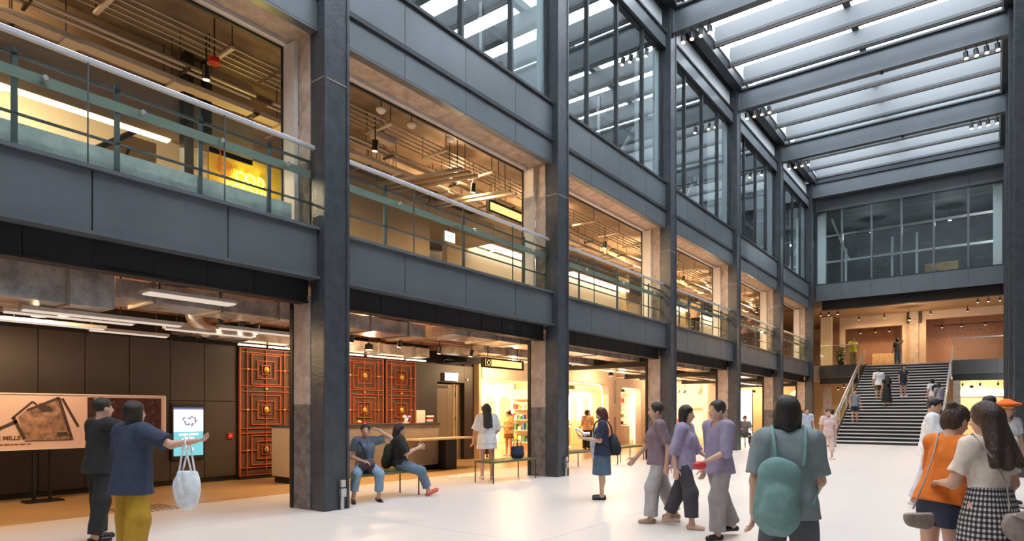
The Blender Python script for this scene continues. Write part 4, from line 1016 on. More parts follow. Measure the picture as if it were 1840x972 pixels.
# services under the first floor ceiling
def conduits(y0, y1, lab, x0=-9.55, z=7.25):
    t = thing('conduit_rack', lab, 'conduit rack', (x0-.4, (y0+y1)/2, z), 'conduit racks of the first floor')
    for j in range(5):
        MB().tube([(x0-j*.15, y0, z), (x0-j*.15, y1, z)], .018, 8).build('conduit', M['pipe'], t)
    n = max(2, int((y1-y0)/1.5))
    for j in range(n):
        y = y0+(y1-y0)*(j+.5)/n
        MB().box(x0-.68, y-.03, z-.065, x0+.08, y+.03, z-.026).build('crossbar', M['tray'], t)
        for x in (x0-.66, x0+.05): MB().cyl((x, y, z-.03), (x, y, 7.69), .009, 6).build('rod', M['black'], t)
    return t
for b in range(6):
    ya = cY(b-1)
    conduits(ya-.2 if b else -.5, ya+6.15, 'row of thin conduits under the first floor ceiling, %s bay' % ORD[b])
    tt = thing('cable_tray', 'broad pale cable tray under the first floor ceiling, %s bay' % ORD[b], 'cable tray', (-10.6, ya+3, 6.9), 'cable trays of the first floor')
    MB().box(-10.76, ya+.0, 6.86, -10.54, ya+6.3, 6.88).box(-10.76, ya, 6.88, -10.74, ya+6.3, 6.94).box(-10.56, ya, 6.88, -10.54, ya+6.3, 6.94).build('tray', M['tray'], tt)
    for q in (.4, 1.9, 3.4, 4.9):
        MB().box(-10.81, ya+q, 6.82, -10.49, ya+q+.22, 6.859).build('clip', M['tray'], tt)
        MB().cyl((-10.79, ya+q+.1, 6.86), (-10.79, ya+q+.1, 7.69), .01, 6).build('rod', M['black'], tt)
    for q, (xx, zz, nm) in enumerate(((-10.30, 7.06, 'middle'), (-10.88, 7.02, 'deeper'))):
        tt = thing('pipe_bundle', '%s bundle of dark pipes under the first floor ceiling, %s bay' % (nm, ORD[b]), 'pipes', (xx, ya+3, zz), 'pipe bundles of the first floor')
        for j in range(3): MB().tube([(xx-.09*j, ya+.1, zz+.03*(j % 2)), (xx-.09*j, ya+6.2, zz+.03*(j % 2))], .028 if j else .04, 8).build('pipe', [M['pipe'], M['darkpipe'], M['tray']][(j+q) % 3], tt)
        for yy in (ya+.8, ya+2.9, ya+5.0):
            MB().box(xx-.26, yy, zz-.075, xx+.07, yy+.04, zz-.045).build('bracket', M['darkpipe'], tt)
            MB().cyl((xx-.24, yy+.02, zz-.05), (xx-.24, yy+.02, 7.69), .008, 6).build('rod', M['black'], tt)
    tag(MB().box(-10.15, ya+2.2, 7.1, -9.95, ya+2.75, 7.22).box(-10.08, ya+2.4, 7.22, -10.02, ya+2.46, 7.69).build('junction_box', M['tray']), 'pale junction box under the first floor ceiling, %s bay' % ORD[b], 'junction box', 'first floor junction boxes')
    tt = thing('air_duct', 'metal air duct deep under the first floor ceiling, %s bay' % ORD[b], 'duct', (-11.0, ya+3, 7.3), 'air ducts of the first floor')
    MB().box(-11.98, ya, 7.18, -11.38, ya+6.35, 7.56).build('casing', M['soffit'], tt)
    for q in (1., 3.2, 5.4): MB().box(-12.0, ya+q, 7.16, -11.36, ya+q+.04, 7.58).build('flange', M['pipe'], tt)
    for q in (1.6, 4.6):
        spotlight('spotlight', 'black spotlight under the first floor ceiling, %s bay, %s one' % (ORD[b], 'nearer' if q < 3 else 'further'), (-9.86, ya+q+.5, 6.88), 'first floor spotlights', [90, 110, 260, 300, 260, 220][b], WARM, 1.2, (-.2, .1, -1), .55)
for j, (y, x) in enumerate(((8.2, -9.4), (9.0, -9.4), (9.95, -9.2))):
    t = thing('smoke_detector', 'pale round detector under the first floor ceiling of the second bay, %s from the left' % ['first', 'second', 'third'][j], 'detector', (x, y, 7.3), 'ceiling detectors')
    MB().lathe((x, y, 7.32), [(0, -.05), (.06, -.05), (.10, 0), (.10, .03), (0, .03)], 16).build('head', M['paper'], t)
    MB().cyl((x, y, 7.35), (x, y, 7.69), .012, 6).build('rod', M['black'], t)
t = thing('alarm_bell', 'red alarm bell under the first floor ceiling of the nearest bay', 'bell', (-9.75, 5.1, 6.95))
MB().cyl((-9.75, 5.1, 6.98), (-9.75, 5.1, 7.06), .09, 16).build('gong', M['red'], t); MB().cyl((-9.75, 5.1, 7.06), (-9.75, 5.1, 7.69), .012, 6).build('rod', M['black'], t)
for j, y in enumerate((9.9, 10.15, 10.4, 11.6, 11.85)):
    t = thing('cable_tray', 'pale cable tray crossing under the ceiling of the second bay, %s of five' % ['first', 'second', 'third', 'fourth', 'last'][j], 'cable tray', (-10.5, y, 6.75), 'crossing trays of the second bay')
    MB().bar((-11.45, y-.2, 6.74), (-9.1, y+.3, 6.74), .10, .06).build('tray', M['pipe'], t)
    for x in (-11.3, -9.4): MB().cyl((x, y+.05+.2127*(x+10.275), 6.76), (x, y+.05+.2127*(x+10.275), 7.69), .009, 6).build('rod', M['black'], t)
# ================================================================== PEOPLE (distance-field bodies meshed as one surface)
def nrm(v): v = np.asarray(v, float); return v/np.linalg.norm(v)
def rc(a, b, r1, r2, k=.02, op='u'):
    a = np.asarray(a, float); b = np.asarray(b, float); ba = b-a; L2 = max(ba@ba, 1e-9); R = max(r1, r2)
    def f(P):
        pa = P-a; h = np.clip((pa@ba)/L2, 0, 1)
        return np.sqrt(((pa-h[..., None]*ba)**2).sum(-1)) - (r1+(r2-r1)*h)
    return (np.minimum(a, b)-R, np.maximum(a, b)+R, f, k, op)
def el(c, r, A=None, k=.02, op='u'):
    c = np.asarray(c, float); r = np.asarray(r, float); A = np.eye(3) if A is None else np.asarray(A, float)
    ext = np.sqrt(((A*r[:, None])**2).sum(0))
    def f(P):
        q = (P-c)@A.T
        k0 = np.sqrt(((q/r)**2).sum(-1)); k1 = np.sqrt(((q/(r*r))**2).sum(-1))+1e-9
        return k0*(k0-1)/k1
    return (c-ext, c+ext, f, k, op)
def fc(a, b, r1, r2, n, flat, k=.02, op='u'):
    # capsule flattened along n by factor flat (<1)
    a = np.asarray(a, float); b = np.asarray(b, float); n = nrm(n); ba = b-a; R = max(r1, r2)
    def f(P):
        pa = P-a
        s = (pa@n); pa = pa + (s*(1/flat-1))[..., None]*n
        bb = ba + (ba@n)*(1/flat-1)*n
        h = np.clip((pa@bb)/max(bb@bb, 1e-9), 0, 1)
        return (np.sqrt(((pa-h[..., None]*bb)**2).sum(-1)) - (r1+(r2-r1)*h))*max(flat, .5)
    return (np.minimum(a, b)-R, np.maximum(a, b)+R, f, k, op)
def smin(a, b, k):
    h = np.clip(.5+.5*(b-a)/k, 0, 1); return b+(a-b)*h-k*h*(1-h)

def field(prims, vox, cuts=(), fold=0., seed=0):
    U = [p for p in prims if p[4] == 'u']
    lo = np.min([p[0] for p in U], 0)-3*vox; hi = np.max([p[1] for p in U], 0)+3*vox
    n = np.ceil((hi-lo)/vox).astype(int)+1
    D = np.full(n, .5, np.float32)
    ax = [lo[i]+vox*np.arange(n[i]) for i in range(3)]
    for l, h, f, k, op in prims:
        pad = k+2.5*vox
        i0 = np.clip(np.floor((l-pad-lo)/vox).astype(int), 0, n-1); i1 = np.clip(np.ceil((h+pad-lo)/vox).astype(int)+1, 1, n)
        if (i1 <= i0).any(): continue
        P = np.stack(np.meshgrid(*[ax[i][i0[i]:i1[i]] for i in range(3)], indexing='ij'), -1)
        d = f(P).astype(np.float32)
        sl = tuple(slice(i0[i], i1[i]) for i in range(3))
        if op == 'u': D[sl] = smin(D[sl], d, max(k, 1e-4))
        else: D[sl] = -smin(-D[sl], d, max(k, 1e-4))
    if cuts or fold:
        P = np.stack(np.meshgrid(*ax, indexing='ij'), -1)
        if fold:
            r = np.random.RandomState(seed); w = 0
            for j in range(4):
                q = r.randn(3)*(14+10*j); q[2] *= .45; w = w+np.sin(P@q+r.rand()*6)/(1+.5*j)
            D = D+(fold*w*.5).astype(np.float32)
        for p, nn in cuts:
            D = np.maximum(D, ((P-np.asarray(p))@nrm(nn)).astype(np.float32))
    return D, lo

def nets(D, lo, vox):
    s = D < 0
    off = [(i, j, k) for i in (0, 1) for j in (0, 1) for k in (0, 1)]
    a, b, c = [q-1 for q in D.shape]
    cnt = sum(s[i:i+a, j:j+b, k:k+c].astype(np.int8) for i, j, k in off)
    I = np.argwhere((cnt > 0) & (cnt < 8))
    vid = -np.ones((a, b, c), np.int64); vid[I[:, 0], I[:, 1], I[:, 2]] = np.arange(len(I))
    pos = np.zeros((len(I), 3)); num = np.zeros(len(I))
    V = {o: D[I[:, 0]+o[0], I[:, 1]+o[1], I[:, 2]+o[2]] for o in off}
    for o in off:
        for ax_ in range(3):
            if o[ax_]: continue
            o2 = list(o); o2[ax_] = 1; o2 = tuple(o2)
            d1, d2 = V[o], V[o2]; m = (d1 < 0) != (d2 < 0)
            t = np.where(m, d1/np.where(m, d1-d2, 1), 0)
            p = np.tile(np.array(o, float), (len(I), 1)); p[:, ax_] += t
            pos[m] += p[m]; num[m] += 1
    pos = (pos/num[:, None]+I)*vox+lo
    F = []
    for ax_ in range(3):
        u, v = [(1, 2), (2, 0), (0, 1)][ax_]
        sl1 = [slice(None)]*3; sl2 = [slice(None)]*3
        sl1[ax_] = slice(0, -1); sl2[ax_] = slice(1, None)
        x = s[tuple(sl1)] != s[tuple(sl2)]
        E_ = np.argwhere(x)
        ok = (E_[:, u] > 0) & (E_[:, v] > 0) & (E_[:, u] < D.shape[u]-1) & (E_[:, v] < D.shape[v]-1)
        E_ = E_[ok]
        if not len(E_): continue
        ins = s[E_[:, 0], E_[:, 1], E_[:, 2]]
        def cell(du, dv):
            q = E_.copy(); q[:, u] -= du; q[:, v] -= dv
            return vid[q[:, 0], q[:, 1], q[:, 2]]
        q = np.stack([cell(1, 1), cell(0, 1), cell(0, 0), cell(1, 0)], 1)
        q[~ins] = q[~ins][:, ::-1]
        F.append(q)
    return pos, np.concatenate(F)

def sdf_obj(name, prims, vox, m, parent, cuts=(), fold=0., seed=0, label=None):
    D, lo = field(prims, vox, cuts, fold, seed)
    p, f = nets(D, lo, vox)
    me = bpy.data.meshes.new(name)
    me.vertices.add(len(p)); me.vertices.foreach_set('co', p.astype(np.float32).ravel())
    me.loops.add(len(f)*4); me.loops.foreach_set('vertex_index', f.astype(np.int32).ravel())
    me.polygons.add(len(f)); me.polygons.foreach_set('loop_start', np.arange(0, len(f)*4, 4, dtype=np.int32))
    me.polygons.foreach_set('use_smooth', np.ones(len(f), bool))
    me.update(calc_edges=True); me.materials.append(m)
    o = bpy.data.objects.new(name, me); COL.objects.link(o)
    if parent is not None: o.parent = parent
    if label: o['label'] = label
    return o

SKIN = mat('skin', (.62, .36, .25), .5)
HAIR = mat('black_hair', (.020, .015, .013), .42, var=.5, vscale=22, bump=.6, bscale=30, stretch=(4, 4, .5))
HAIRB = mat('brown_hair', (.050, .027, .018), .42, var=.6, vscale=22, bump=.6, bscale=30, stretch=(4, 4, .5))
EYE = mat('eye_dark', (.02, .014, .012), .25)
LIP = mat('lips', (.45, .14, .11), .5)
_cl = {}
def cloth(name, col, **k):
    if name not in _cl: _cl[name] = mat(name, col, .85, var=k.pop('var', .12), vscale=k.pop('vscale', 12), bump=.1, bscale=60, **k)
    return _cl[name]

def person(label, loc, face, h=1.62, pose=None, top=None, bottom=None, hair='short', shoe=None, vox=.009, male=False, hairm=None, cat='person', group=None):
    """loc = ground point under the pelvis (z = what the feet stand on); face = heading in the plan."""
    P = dict(thigh=((.05, .02, -1), (.05, .02, -1)), shin=((.0, -.02, -1), (.0, -.02, -1)), ua=((.22, 0, -1), (.22, 0, -1)),
             fa=((.10, .25, -1), (.10, .25, -1)), lean=(0, .03, 1), head=(0, 0), seat=None, curl=.5, foot=((.12, 1, 0), (.12, 1, 0)), palm=None, drop=None)
    P.update(pose or {})
    ang = math.atan2(face[1], face[0])-PI/2
    t = thing('person', label, cat, loc, group); t.rotation_euler = (0, 0, ang)
    sg = (-1, 1)
    def D3(v, i): return nrm((v[0]*sg[i], v[1], v[2]))
    bw = 1.12 if male else 1.0
    # legs first, to find the height of the pelvis
    rel = []
    for i in (0, 1):
        hip = np.array([sg[i]*.052*h, 0, 0]); kn = hip+D3(P['thigh'][i], i)*.245*h; an = kn+D3(P['shin'][i], i)*.245*h
        rel.append((hip, kn, an))
    pz = -min(rel[0][2][2], rel[1][2][2])+.045*h if P['seat'] is None else P['seat']+.058*h
    pc = np.array([0, 0, pz])
    uz = nrm(P['lean']); ux = np.array([1., 0, 0]); uy = nrm(np.cross(uz, ux)); ux = np.cross(uy, uz)
    A = np.stack([ux, uy, uz])
    def T(x, y, z): return pc+(ux*x+uy*y+uz*z)*h
    neck = T(0, -.005, .295); sh = [T(s*.098*bw, 0, .272) for s in sg]
    el_, wr, hd_ = [], [], []
    for i in (0, 1):
        e = sh[i]+D3(P['ua'][i], i)*.175*h; w = e+D3(P['fa'][i], i)*.150*h
        el_.append(e); wr.append(w)
    hips = [pc+r[0] for r in rel]; kn = [pc+r[1] for r in rel]; an = [pc+r[2] for r in rel]
    yaw, pit = P['head']
    hu = nrm(uz*.6+np.array([0, 0, .4]))
    cy_, sy_ = math.cos(yaw), math.sin(yaw)
    fwd0 = nrm(np.array([-sy_, cy_, 0])); cp, sp = math.cos(pit), math.sin(pit)
    hf = nrm(fwd0*cp-np.array([0, 0, 1])*sp); hx = nrm(np.cross(hf, (0, 0, 1))); hz = np.cross(hx, hf)
    H = np.stack([hx, hf, hz])
    hc = neck+hu*.082*h+hf*.018*h+hz*.014*h
    def Hd(x, y, z): return hc+(hx*x+hf*y+hz*z)*h
    b = []
    # trunk
    b += [el(T(0, -.004, .015), (.088*h, .066*h, .075*h), A, .03*h), el(T(0, .002, .105), (.072*h, .052*h, .085*h), A, .03*h),
          el(T(0, .0, .19), (.084*bw*h, .060*h, .095*h), A, .03*h), rc(sh[0]*.92+sh[1]*.08, sh[1]*.92+sh[0]*.08, .036*h, .036*h, .03*h)]
    if not male: b += [el(T(s*.04, .042, .195), (.036*h, .034*h, .036*h), A, .02*h) for s in sg]
    b += [rc(neck-uz*.02*h, hc-hf*.016*h-hz*.02*h, .034*h, .029*h, .02*h)]
    # head
    hk = .012*h
    b += [el(Hd(0, -.008, .016), (.044*h, .054*h, .052*h), H, hk), el(Hd(0, .010, -.022), (.036*h, .040*h, .046*h), H, .02*h),
          el(Hd(0, .030, -.052), (.016*h, .014*h, .012*h), H, .015*h),
          rc(Hd(0, .046, .006), Hd(0, .058, -.016), .006*h, .009*h, .007*h), el(Hd(0, .050, -.018), (.012*h, .008*h, .007*h), H, .006*h),
          el(Hd(0, .046, -.034), (.015*h, .007*h, .007*h), H, .006*h)]
    b += [el(Hd(s*.045, -.006, -.006), (.006*h, .014*h, .018*h), H, .006*h) for s in sg]
    b += [el(Hd(s*.019, .057, .002), (.010*h, .009*h, .007*h), H, .008*h, 's') for s in sg]
    # arms and hands
    for i in (0, 1):
        b += [rc(sh[i], el_[i], .030*h*bw, .024*h, .02*h), rc(el_[i], wr[i], .024*h, .0155*h, .012*h)]
        d = nrm(wr[i]-el_[i])
        hd = D3(P['hand'][i], i) if 'hand' in P else d
        pn = D3(P['palm'][i], i) if P['palm'] else np.cross(d, np.array([0, 1., 0]))*sg[i]
        if np.linalg.norm(pn) < .2: pn = np.array([sg[i]*-1., 0, 0])
        pn = nrm(pn-hd*(pn@hd)); sd = np.cross(hd, pn)   # pn = palm normal (inner side)
        cu = P['curl']
        w0 = wr[i]
        b += [fc(w0+hd*.010*h, w0+hd*.046*h, .019*h, .023*h, pn, .45, .01*h)]
        for q in range(4):
            o = (q-1.5)*.0122*h
            L = [.042, .048, .045, .036][q]*h
            p0 = w0+hd*.050*h+sd*o
            d1 = nrm(hd*math.cos(cu*.7)+pn*math.sin(cu*.7)); d2 = nrm(hd*math.cos(cu*1.9)+pn*math.sin(cu*1.9))
            p1 = p0+d1*L*.55; p2 = p1+d2*L*.55
            b += [rc(p0-hd*.008*h, p1, .0056*h, .0050*h, .003*h), rc(p1, p2, .0050*h, .0043*h, .002*h)]
        p0 = w0+hd*.018*h+sd*(-.020*h)
        d1 = nrm(hd*.75-sd*.7+pn*.35); p1 = p0+d1*.028*h; p2 = p1+nrm(hd*.9-sd*.15+pn*.4)*.026*h
        b += [rc(p0, p1, .0075*h, .0062*h, .008*h), rc(p1, p2, .0060*h, .0048*h, .003*h)]
        # legs
        b += [rc(hips[i]+np.array([0, 0, -.0]), kn[i], .054*h, .034*h, .03*h)]
        mid = kn[i]*.68+an[i]*.32
        b += [rc(kn[i], an[i], .033*h, .020*h, .02*h), el(mid-nrm(np.cross(an[i]-kn[i], ux))*(-.010)*h, (.029*h, .031*h, .06*h), None, .02*h)]
        fd = D3(P['foot'][i], i)
        fu_ = nrm(np.array([0, 0, 1.])-fd[2]*fd); heel = an[i]-fd*.022*h-fu_*.026*h; toe = an[i]+fd*.085*h-fu_*.030*h
        b += [rc(heel, toe, .020*h, .014*h, .015*h), rc(an[i], heel+fd*.03*h, .021*h, .018*h, .015*h)]
        if shoe is not None:
            sp = [rc(heel, toe, .025*h, .0185*h, .01*h), rc(heel*.4+toe*.6, toe, .024*h, .020*h, .01*h)]
            fn_ = nrm(np.array([0, 0, 1.])-fd[2]*fd)
            sdf_obj('shoe', sp, min(vox, .012), shoe, t, [(heel+fn_*.022*h, nrm(fn_-.22*fd)), (heel-fn_*.0185*h, -fn_)])
    sdf_obj('body', b, vox, SKIN, t)
    # face details
    if vox < .0125:
        for s in sg:
            MB().ell((0, 0, 0), (1, 1, 1), 10, 6)
            mb = MB().ell((0, 0, 0), (.0085*h, .004*h, .0042*h), 12, 8)
            c = Hd(s*.019, .0375, .002); mb.v = [tuple(c+hx*v[0]+hf*v[1]+hz*v[2]) for v in mb.v]
            mb.build('eye', EYE, t, inv=False)
            mb = MB().ell((0, 0, 0), (.013*h, .004*h, .0026*h), 12, 6)
            c = Hd(s*.020, .0390, .0165); mb.v = [tuple(c+hx*v[0]+hf*v[1]+hz*v[2]) for v in mb.v]
            mb.build('eyebrow', hairm or HAIR, t, inv=False)
        mb = MB().ell((0, 0, 0), (.0125*h, .004*h, .0045*h), 12, 6)
        c = Hd(0, .0498, -.035); mb.v = [tuple(c+hx*v[0]+hf*v[1]+hz*v[2]) for v in mb.v]
        mb.build('mouth', LIP, t, inv=False)
    # hair
    hm = hairm or HAIR
    g = [el(Hd(0, -.012, .020), (.051*h, .060*h, .058*h), H, .01*h)]
    if hair in ('bob', 'long', 'tied', 'bun'): g += [el(Hd(0, -.022, -.012), (.048*h, .042*h, .055*h), H, .02*h)]
    if hair == 'bob': g += [rc(Hd(s*.038, -.008, -.01), Hd(s*.036, -.008, -.065), .017*h, .018*h, .02*h) for s in sg]+[rc(Hd(0, -.035, -.02), Hd(0, -.035, -.06), .03*h, .026*h, .02*h)]
    if hair == 'long':
        bk = T(0, -.076-(top[3]*1.15 if top and len(top) > 3 else .01), .16)
        g += [rc(Hd(s*.032, -.028, -.01), bk+ux*s*.045*h, .026*h, .020*h, .03*h) for s in sg]+[rc(Hd(0, -.040, 0), bk, .034*h, .024*h, .03*h)]
    if hair == 'tied': g += [rc(Hd(0, -.06, .0), Hd(0, -.075, -.09), .02*h, .012*h, .015*h)]
    if hair == 'bun': g += [el(Hd(.0, -.055, .055), (.026*h, .026*h, .024*h), H, .012*h)]
    if hair == 'bunlong':
        bk = T(0, -.088, .195)
        g += [rc(Hd(s*.030, -.03, .0), bk+ux*s*.060*h, .030*h, .022*h, .03*h) for s in sg]+[rc(Hd(0, -.04, 0), bk, .036*h, .026*h, .03*h), el(Hd(.038, -.01, .080), (.026*h, .026*h, .024*h), H, .012*h)]
    g += [el(Hd(0, .064, -.018), (.046*h, .058*h, .052*h), H, .008*h, 's')]
    sdf_obj('hair', g, min(vox, .012), hm, t, [] if hair in ('long', 'bunlong', 'bob', 'tied', 'bun') else [(Hd(0, 0, -.038), -hz)], fold=.007, seed=3)
    # clothes
    def trunk(e, low=.0, k=.03):
        q = [el(T(0, -.004, .015+low), ((.090+e)*h, (.068+e)*h, .08*h), A, k*h), el(T(0, .002, .105), ((.078+e)*h, (.056+e)*h, .10*h), A, k*h),
             el(T(0, 0, .19), ((.086*bw+e)*h, (.062+e)*h, .10*h), A, k*h), rc(sh[0]*.9+sh[1]*.1+uz*.0, sh[1]*.9+sh[0]*.1, (.037+e)*h, (.037+e)*h, k*h)]
        if not male: q += [el(T(s*.04, .042, .195), ((.036+e)*h, (.034+e)*h, (.038+e)*h), A, .025*h) for s in sg]
        return q
    if bottom:
        kind, bm = bottom[0], bottom[1]
        if kind in ('trousers', 'shorts'):
            wide = bottom[3] if len(bottom) > 3 else 0.; cut = bottom[2] if len(bottom) > 2 else .88
            q = [el(T(0, -.004, .012), (.094*h, .073*h, .078*h), A, .03*h)]; cuts = [(T(0, 0, .085), uz)]
            for i in (0, 1):
                if kind == 'shorts':
                    e = hips[i]*(1-cut)+kn[i]*cut; dd = nrm(kn[i]-hips[i]); c0 = e
                    fn = rc(hips[i], e+dd*.04*h, .060*h, (.052+wide)*h, .025*h)
                    q += [fn]
                    l_, h_, f0, k0, o0 = fn
                    q[-1] = (l_, h_, (lambda P, f0=f0, e=e, dd=dd: np.maximum(f0(P), (P-e)@dd)), k0, o0)
                else:
                    q += [rc(hips[i], kn[i], .060*h, (.043+wide)*h, .025*h)]
                    e = kn[i]*(1-cut)+an[i]*cut; dd = nrm(an[i]-kn[i])
                    l_, h_, f0, k0, o0 = rc(kn[i], e+dd*.03*h, (.043+wide)*h, (.033+wide*1.3)*h, .02*h)
                    q += [(l_, h_, (lambda P, f0=f0, e=e, dd=dd: np.maximum(f0(P), (P-e)@dd)), k0, o0)]
            sdf_obj('trousers' if kind == 'trousers' else 'shorts', q, vox, bm, t, cuts, fold=.006, seed=5)
        else:  # skirt or dress skirt: length (in h below the hip), flare
            L, fl = bottom[2], bottom[3]; z1 = pz-L*h; z0 = pz+.095*h
            cxy = pc[:2]; a0 = .088*h
            def fsk(Pp):
                tt = np.clip((z0-Pp[..., 2])/(z0-z1), 0, 1.2); th = np.arctan2(Pp[..., 1]-cxy[1], Pp[..., 0]-cxy[0])
                bell = np.minimum(1, tt*3.2)
                rx = (.086+.016*bell+fl*tt)*h*(1+.045*tt*np.sin(th*9+1)); ry = (.068+.020*bell+fl*tt)*h*(1+.045*tt*np.sin(th*9+1))
                x = Pp[..., 0]-cxy[0]; y = Pp[..., 1]-cxy[1]
                d = (np.sqrt((x/rx)**2+(y/ry)**2)-1)*np.minimum(rx, ry)
                return np.maximum(d, np.maximum(Pp[..., 2]-z0, z1-Pp[..., 2]))
            R = (.12+fl)*h*1.1
            sdf_obj('skirt', [(np.array([cxy[0]-R, cxy[1]-R, z1]), np.array([cxy[0]+R, cxy[1]+R, z0]), fsk, .001, 'u')], vox, bm, t)
    if top:
        tm, slv, hem = top[0], top[1], top[2]; e = top[3] if len(top) > 3 else .010
        q = trunk(e)
        if hem >= 0 and P['seat'] is None: q += [fc(T(0, -.002, .08), T(0, -.002, -hem-.06), (.086+e)*h, (.120+e)*h, uy, .86, .03*h)]
        if P['seat'] is not None: q = trunk(e+.006)
        for i in (0, 1):
            if slv <= 0: continue
            a_, b_ = sh[i], el_[i]; f_ = min(slv, 1); p_ = a_+(b_-a_)*f_; dd = nrm(b_-a_)
            l_, h_, f0, k0, o0 = rc(a_, b_ if slv >= 1 else p_+dd*.02*h, (.036+e*.7)*h*bw, (.032+e)*h, .02*h)
            q += [(l_, h_, (lambda P, f0=f0, p_=p_, dd=dd: np.maximum(f0(P), (P-p_)@dd)) if slv < 1 else f0, k0, o0)]
            if slv > 1:
                p_ = b_+(wr[i]-b_)*(slv-1); dd = nrm(wr[i]-b_)
                l_, h_, f0, k0, o0 = rc(b_, p_+dd*.02*h, (.031+e*.8)*h, (.024+e*.6)*h, .012*h)
                q += [(l_, h_, (lambda P, f0=f0, p_=p_, dd=dd: np.maximum(f0(P), (P-p_)@dd)), k0, o0)]
        q += [rc(neck+hf*.012*h-uz*.012*h, hc, .040*h, .045*h, .008*h, 's')]
        sdf_obj('shirt', q, vox, tm, t, [(T(0, 0, -hem), -uz)] if P['seat'] is None else [(T(0, 0, -.03), -uz)], fold=.007, seed=8)
    t['_'] = 0; del t['_']
    K = dict(t=t, T=T, A=A, h=h, sh=sh, el=el_, wr=wr, hips=hips, kn=kn, an=an, pc=pc, Hd=Hd, H=H, neck=neck, mw=Matrix.Translation(loc) @ Matrix.Rotation(ang, 4, 'Z'))
    return K
def carried(K, name, label, cat, group=None):
    o = bpy.data.objects.new(name, None); COL.objects.link(o); o.matrix_world = K['mw']; o.empty_display_size = .1
    o.location = K['t'].location; o.rotation_euler = K['t'].rotation_euler
    return tag(o, label, cat, group)
def straps(T, W, m):
    for s in (-1, 1):
        MB().tube([tuple(T(s*a, b, c)) for a, b, c in ((.050, -.105, .17), (.058, -.092, .25), (.062, -.050, .315), (.062, .015, .332), (.062, .075, .290), (.068, .098, .22), (.085, .085, .13), (.112, .0, .07), (.085, -.085, .01))], .012, 8).build('shoulder_strap', m, W, inv=False)
def bag_prims(c, w, d, hh, k=.02): return [el(c, (w, d, hh), None, k)]
def up(mb, K): return mb

FWD = (-.605, .796); RT = (.796, .605); BACK = (.605, -.796); LT = (-.796, -.605)
def mixd(a, fa, b, fb): return (a[0]*fa+b[0]*fb, a[1]*fa+b[1]*fb)
denim = cloth('pale_denim', (.22, .33, .45)); navy = cloth('navy_cloth', (.030, .040, .075)); blackc = cloth('black_cotton', (.016, .016, .018))
white = cloth('white_cotton', (.80, .79, .80)); slatec = cloth('slate_blue_tee', (.13, .17, .23)); orangec = cloth('orange_knit', (.72, .17, .012))
cream = cloth('cream_blouse', (.80, .68, .56)); mustard = cloth('mustard_cloth', (.42, .24, .015)); lav = cloth('lavender_cloth', (.34, .29, .42))
plum = cloth('plum_brown_cloth', (.22, .15, .17)); greyc = cloth('pale_grey_cloth', (.42, .39, .38)); dkgrey = cloth('dark_grey_cloth', (.055, .05, .06))
teal = cloth('grey_teal_cloth', (.23, .27, .28)); tealbag = cloth('teal_nylon', (.16, .28, .26)); midblue = cloth('steel_blue_cloth', (.085, .135, .20)); pinkc = cloth('pale_pink_cloth', (.70, .52, .50))
redshoe = mat('red_shoe', (.62, .09, .05), .5); blackshoe = mat('black_shoe', (.015, .014, .015), .4); whiteshoe = mat('white_shoe', (.75, .74, .73), .5); brownl = mat('taupe_leather', (.30, .23, .20), .5, var=.2, vscale=20)

# --- seated pair on the first bench
K = person('seated woman in slate tee and pale jeans with hand raised to her hair', (-8.60, 7.14, 0), (.86, -.45), 1.60,
    dict(seat=.480, thigh=((.22, 1, -.30), (.38, 1, -.28)), shin=((.0, -.12, -1), (.12, .02, -1)), ua=((1.0, .35, .20), (.25, .15, -1)), fa=((-.97, .06, .66), (-.60, .85, -.25)), hand=((-.9, -.05, .35), (-.8, .6, -.2)), lean=(0, .06, 1), head=(-.15, .1), curl=.4, foot=((.2, 1, -.25), (.15, 1, -.2))),
    (slatec, .62, .02, .013), ('trousers', denim, .72, .008), 'short', blackshoe, .0075)
W = carried(K, 'shoulder_bag', 'dark patterned shoulder bag on the lap of the seated woman in slate', 'bag')
T = K['T']; h = K['h']
sdf_obj('pouch', [el(T(-.01, .15, .045), (.10, .085, .10), None, .02), el(T(.04, .15, .03), (.09, .075, .085), None, .04)], .009, cloth('dark_print_cloth', (.10, .065, .085), var=.6, vscale=25), W, fold=.006)
MB().tube([tuple(T(.06, -.065, .26)), tuple(T(.085, -.02, .31)), tuple(T(.07, .065, .265)), tuple(T(.03, .10, .18)), tuple(T(.01, .13, .10))], .013, 8).build('strap', blackc, W, inv=False)

K = person('seated woman in black tee using her phone, crossed red shoes stretched out', (-8.50, 7.86, 0), (.70, .71), 1.60,
    dict(seat=.480, thigh=((.10, 1, -.36), (.16, 1, -.32)), shin=((-.10, .40, -1), (-.04, .36, -1)), ua=((.20, .55, -1), (.20, .55, -1)), fa=((-.35, 1, .42), (-.30, 1, .50)), hand=((-.45, 1, .35), (-.35, 1, .5)), lean=(0, -.04, 1), head=(-.05, .28), curl=.9, palm=((.9, 0, .4), (.9, 0, .4)), foot=((.05, 1, .45), (.1, 1, .45))),
    (blackc, .95, .03, .018), ('trousers', cloth('mid_denim', (.12, .17, .24)), .80, .010), 'long', redshoe, .0075)
T = K['T']
MB().tube([tuple(K['Hd'](s*.034, .030, .002)) for s in (-1, 1)][:1]+[tuple(K['Hd'](-.030, .050, .002)), tuple(K['Hd'](0, .060, .004)), tuple(K['Hd'](.030, .050, .002)), tuple(K['Hd'](.046, 0, .004))], .0028, 6).build('glasses', EYE, K['t'], inv=False)
sdf_obj('shirt_print', [el(T(.01, .081, .10), (.060, .012, .075), None, .005)], .006, white, K['t'], label='white printed figure on the tee')
W = carried(K, 'phone', 'dark phone held by the seated woman in black', 'phone')
c = (K['wr'][0]+K['wr'][1])/2+np.array([0, .095, .055])
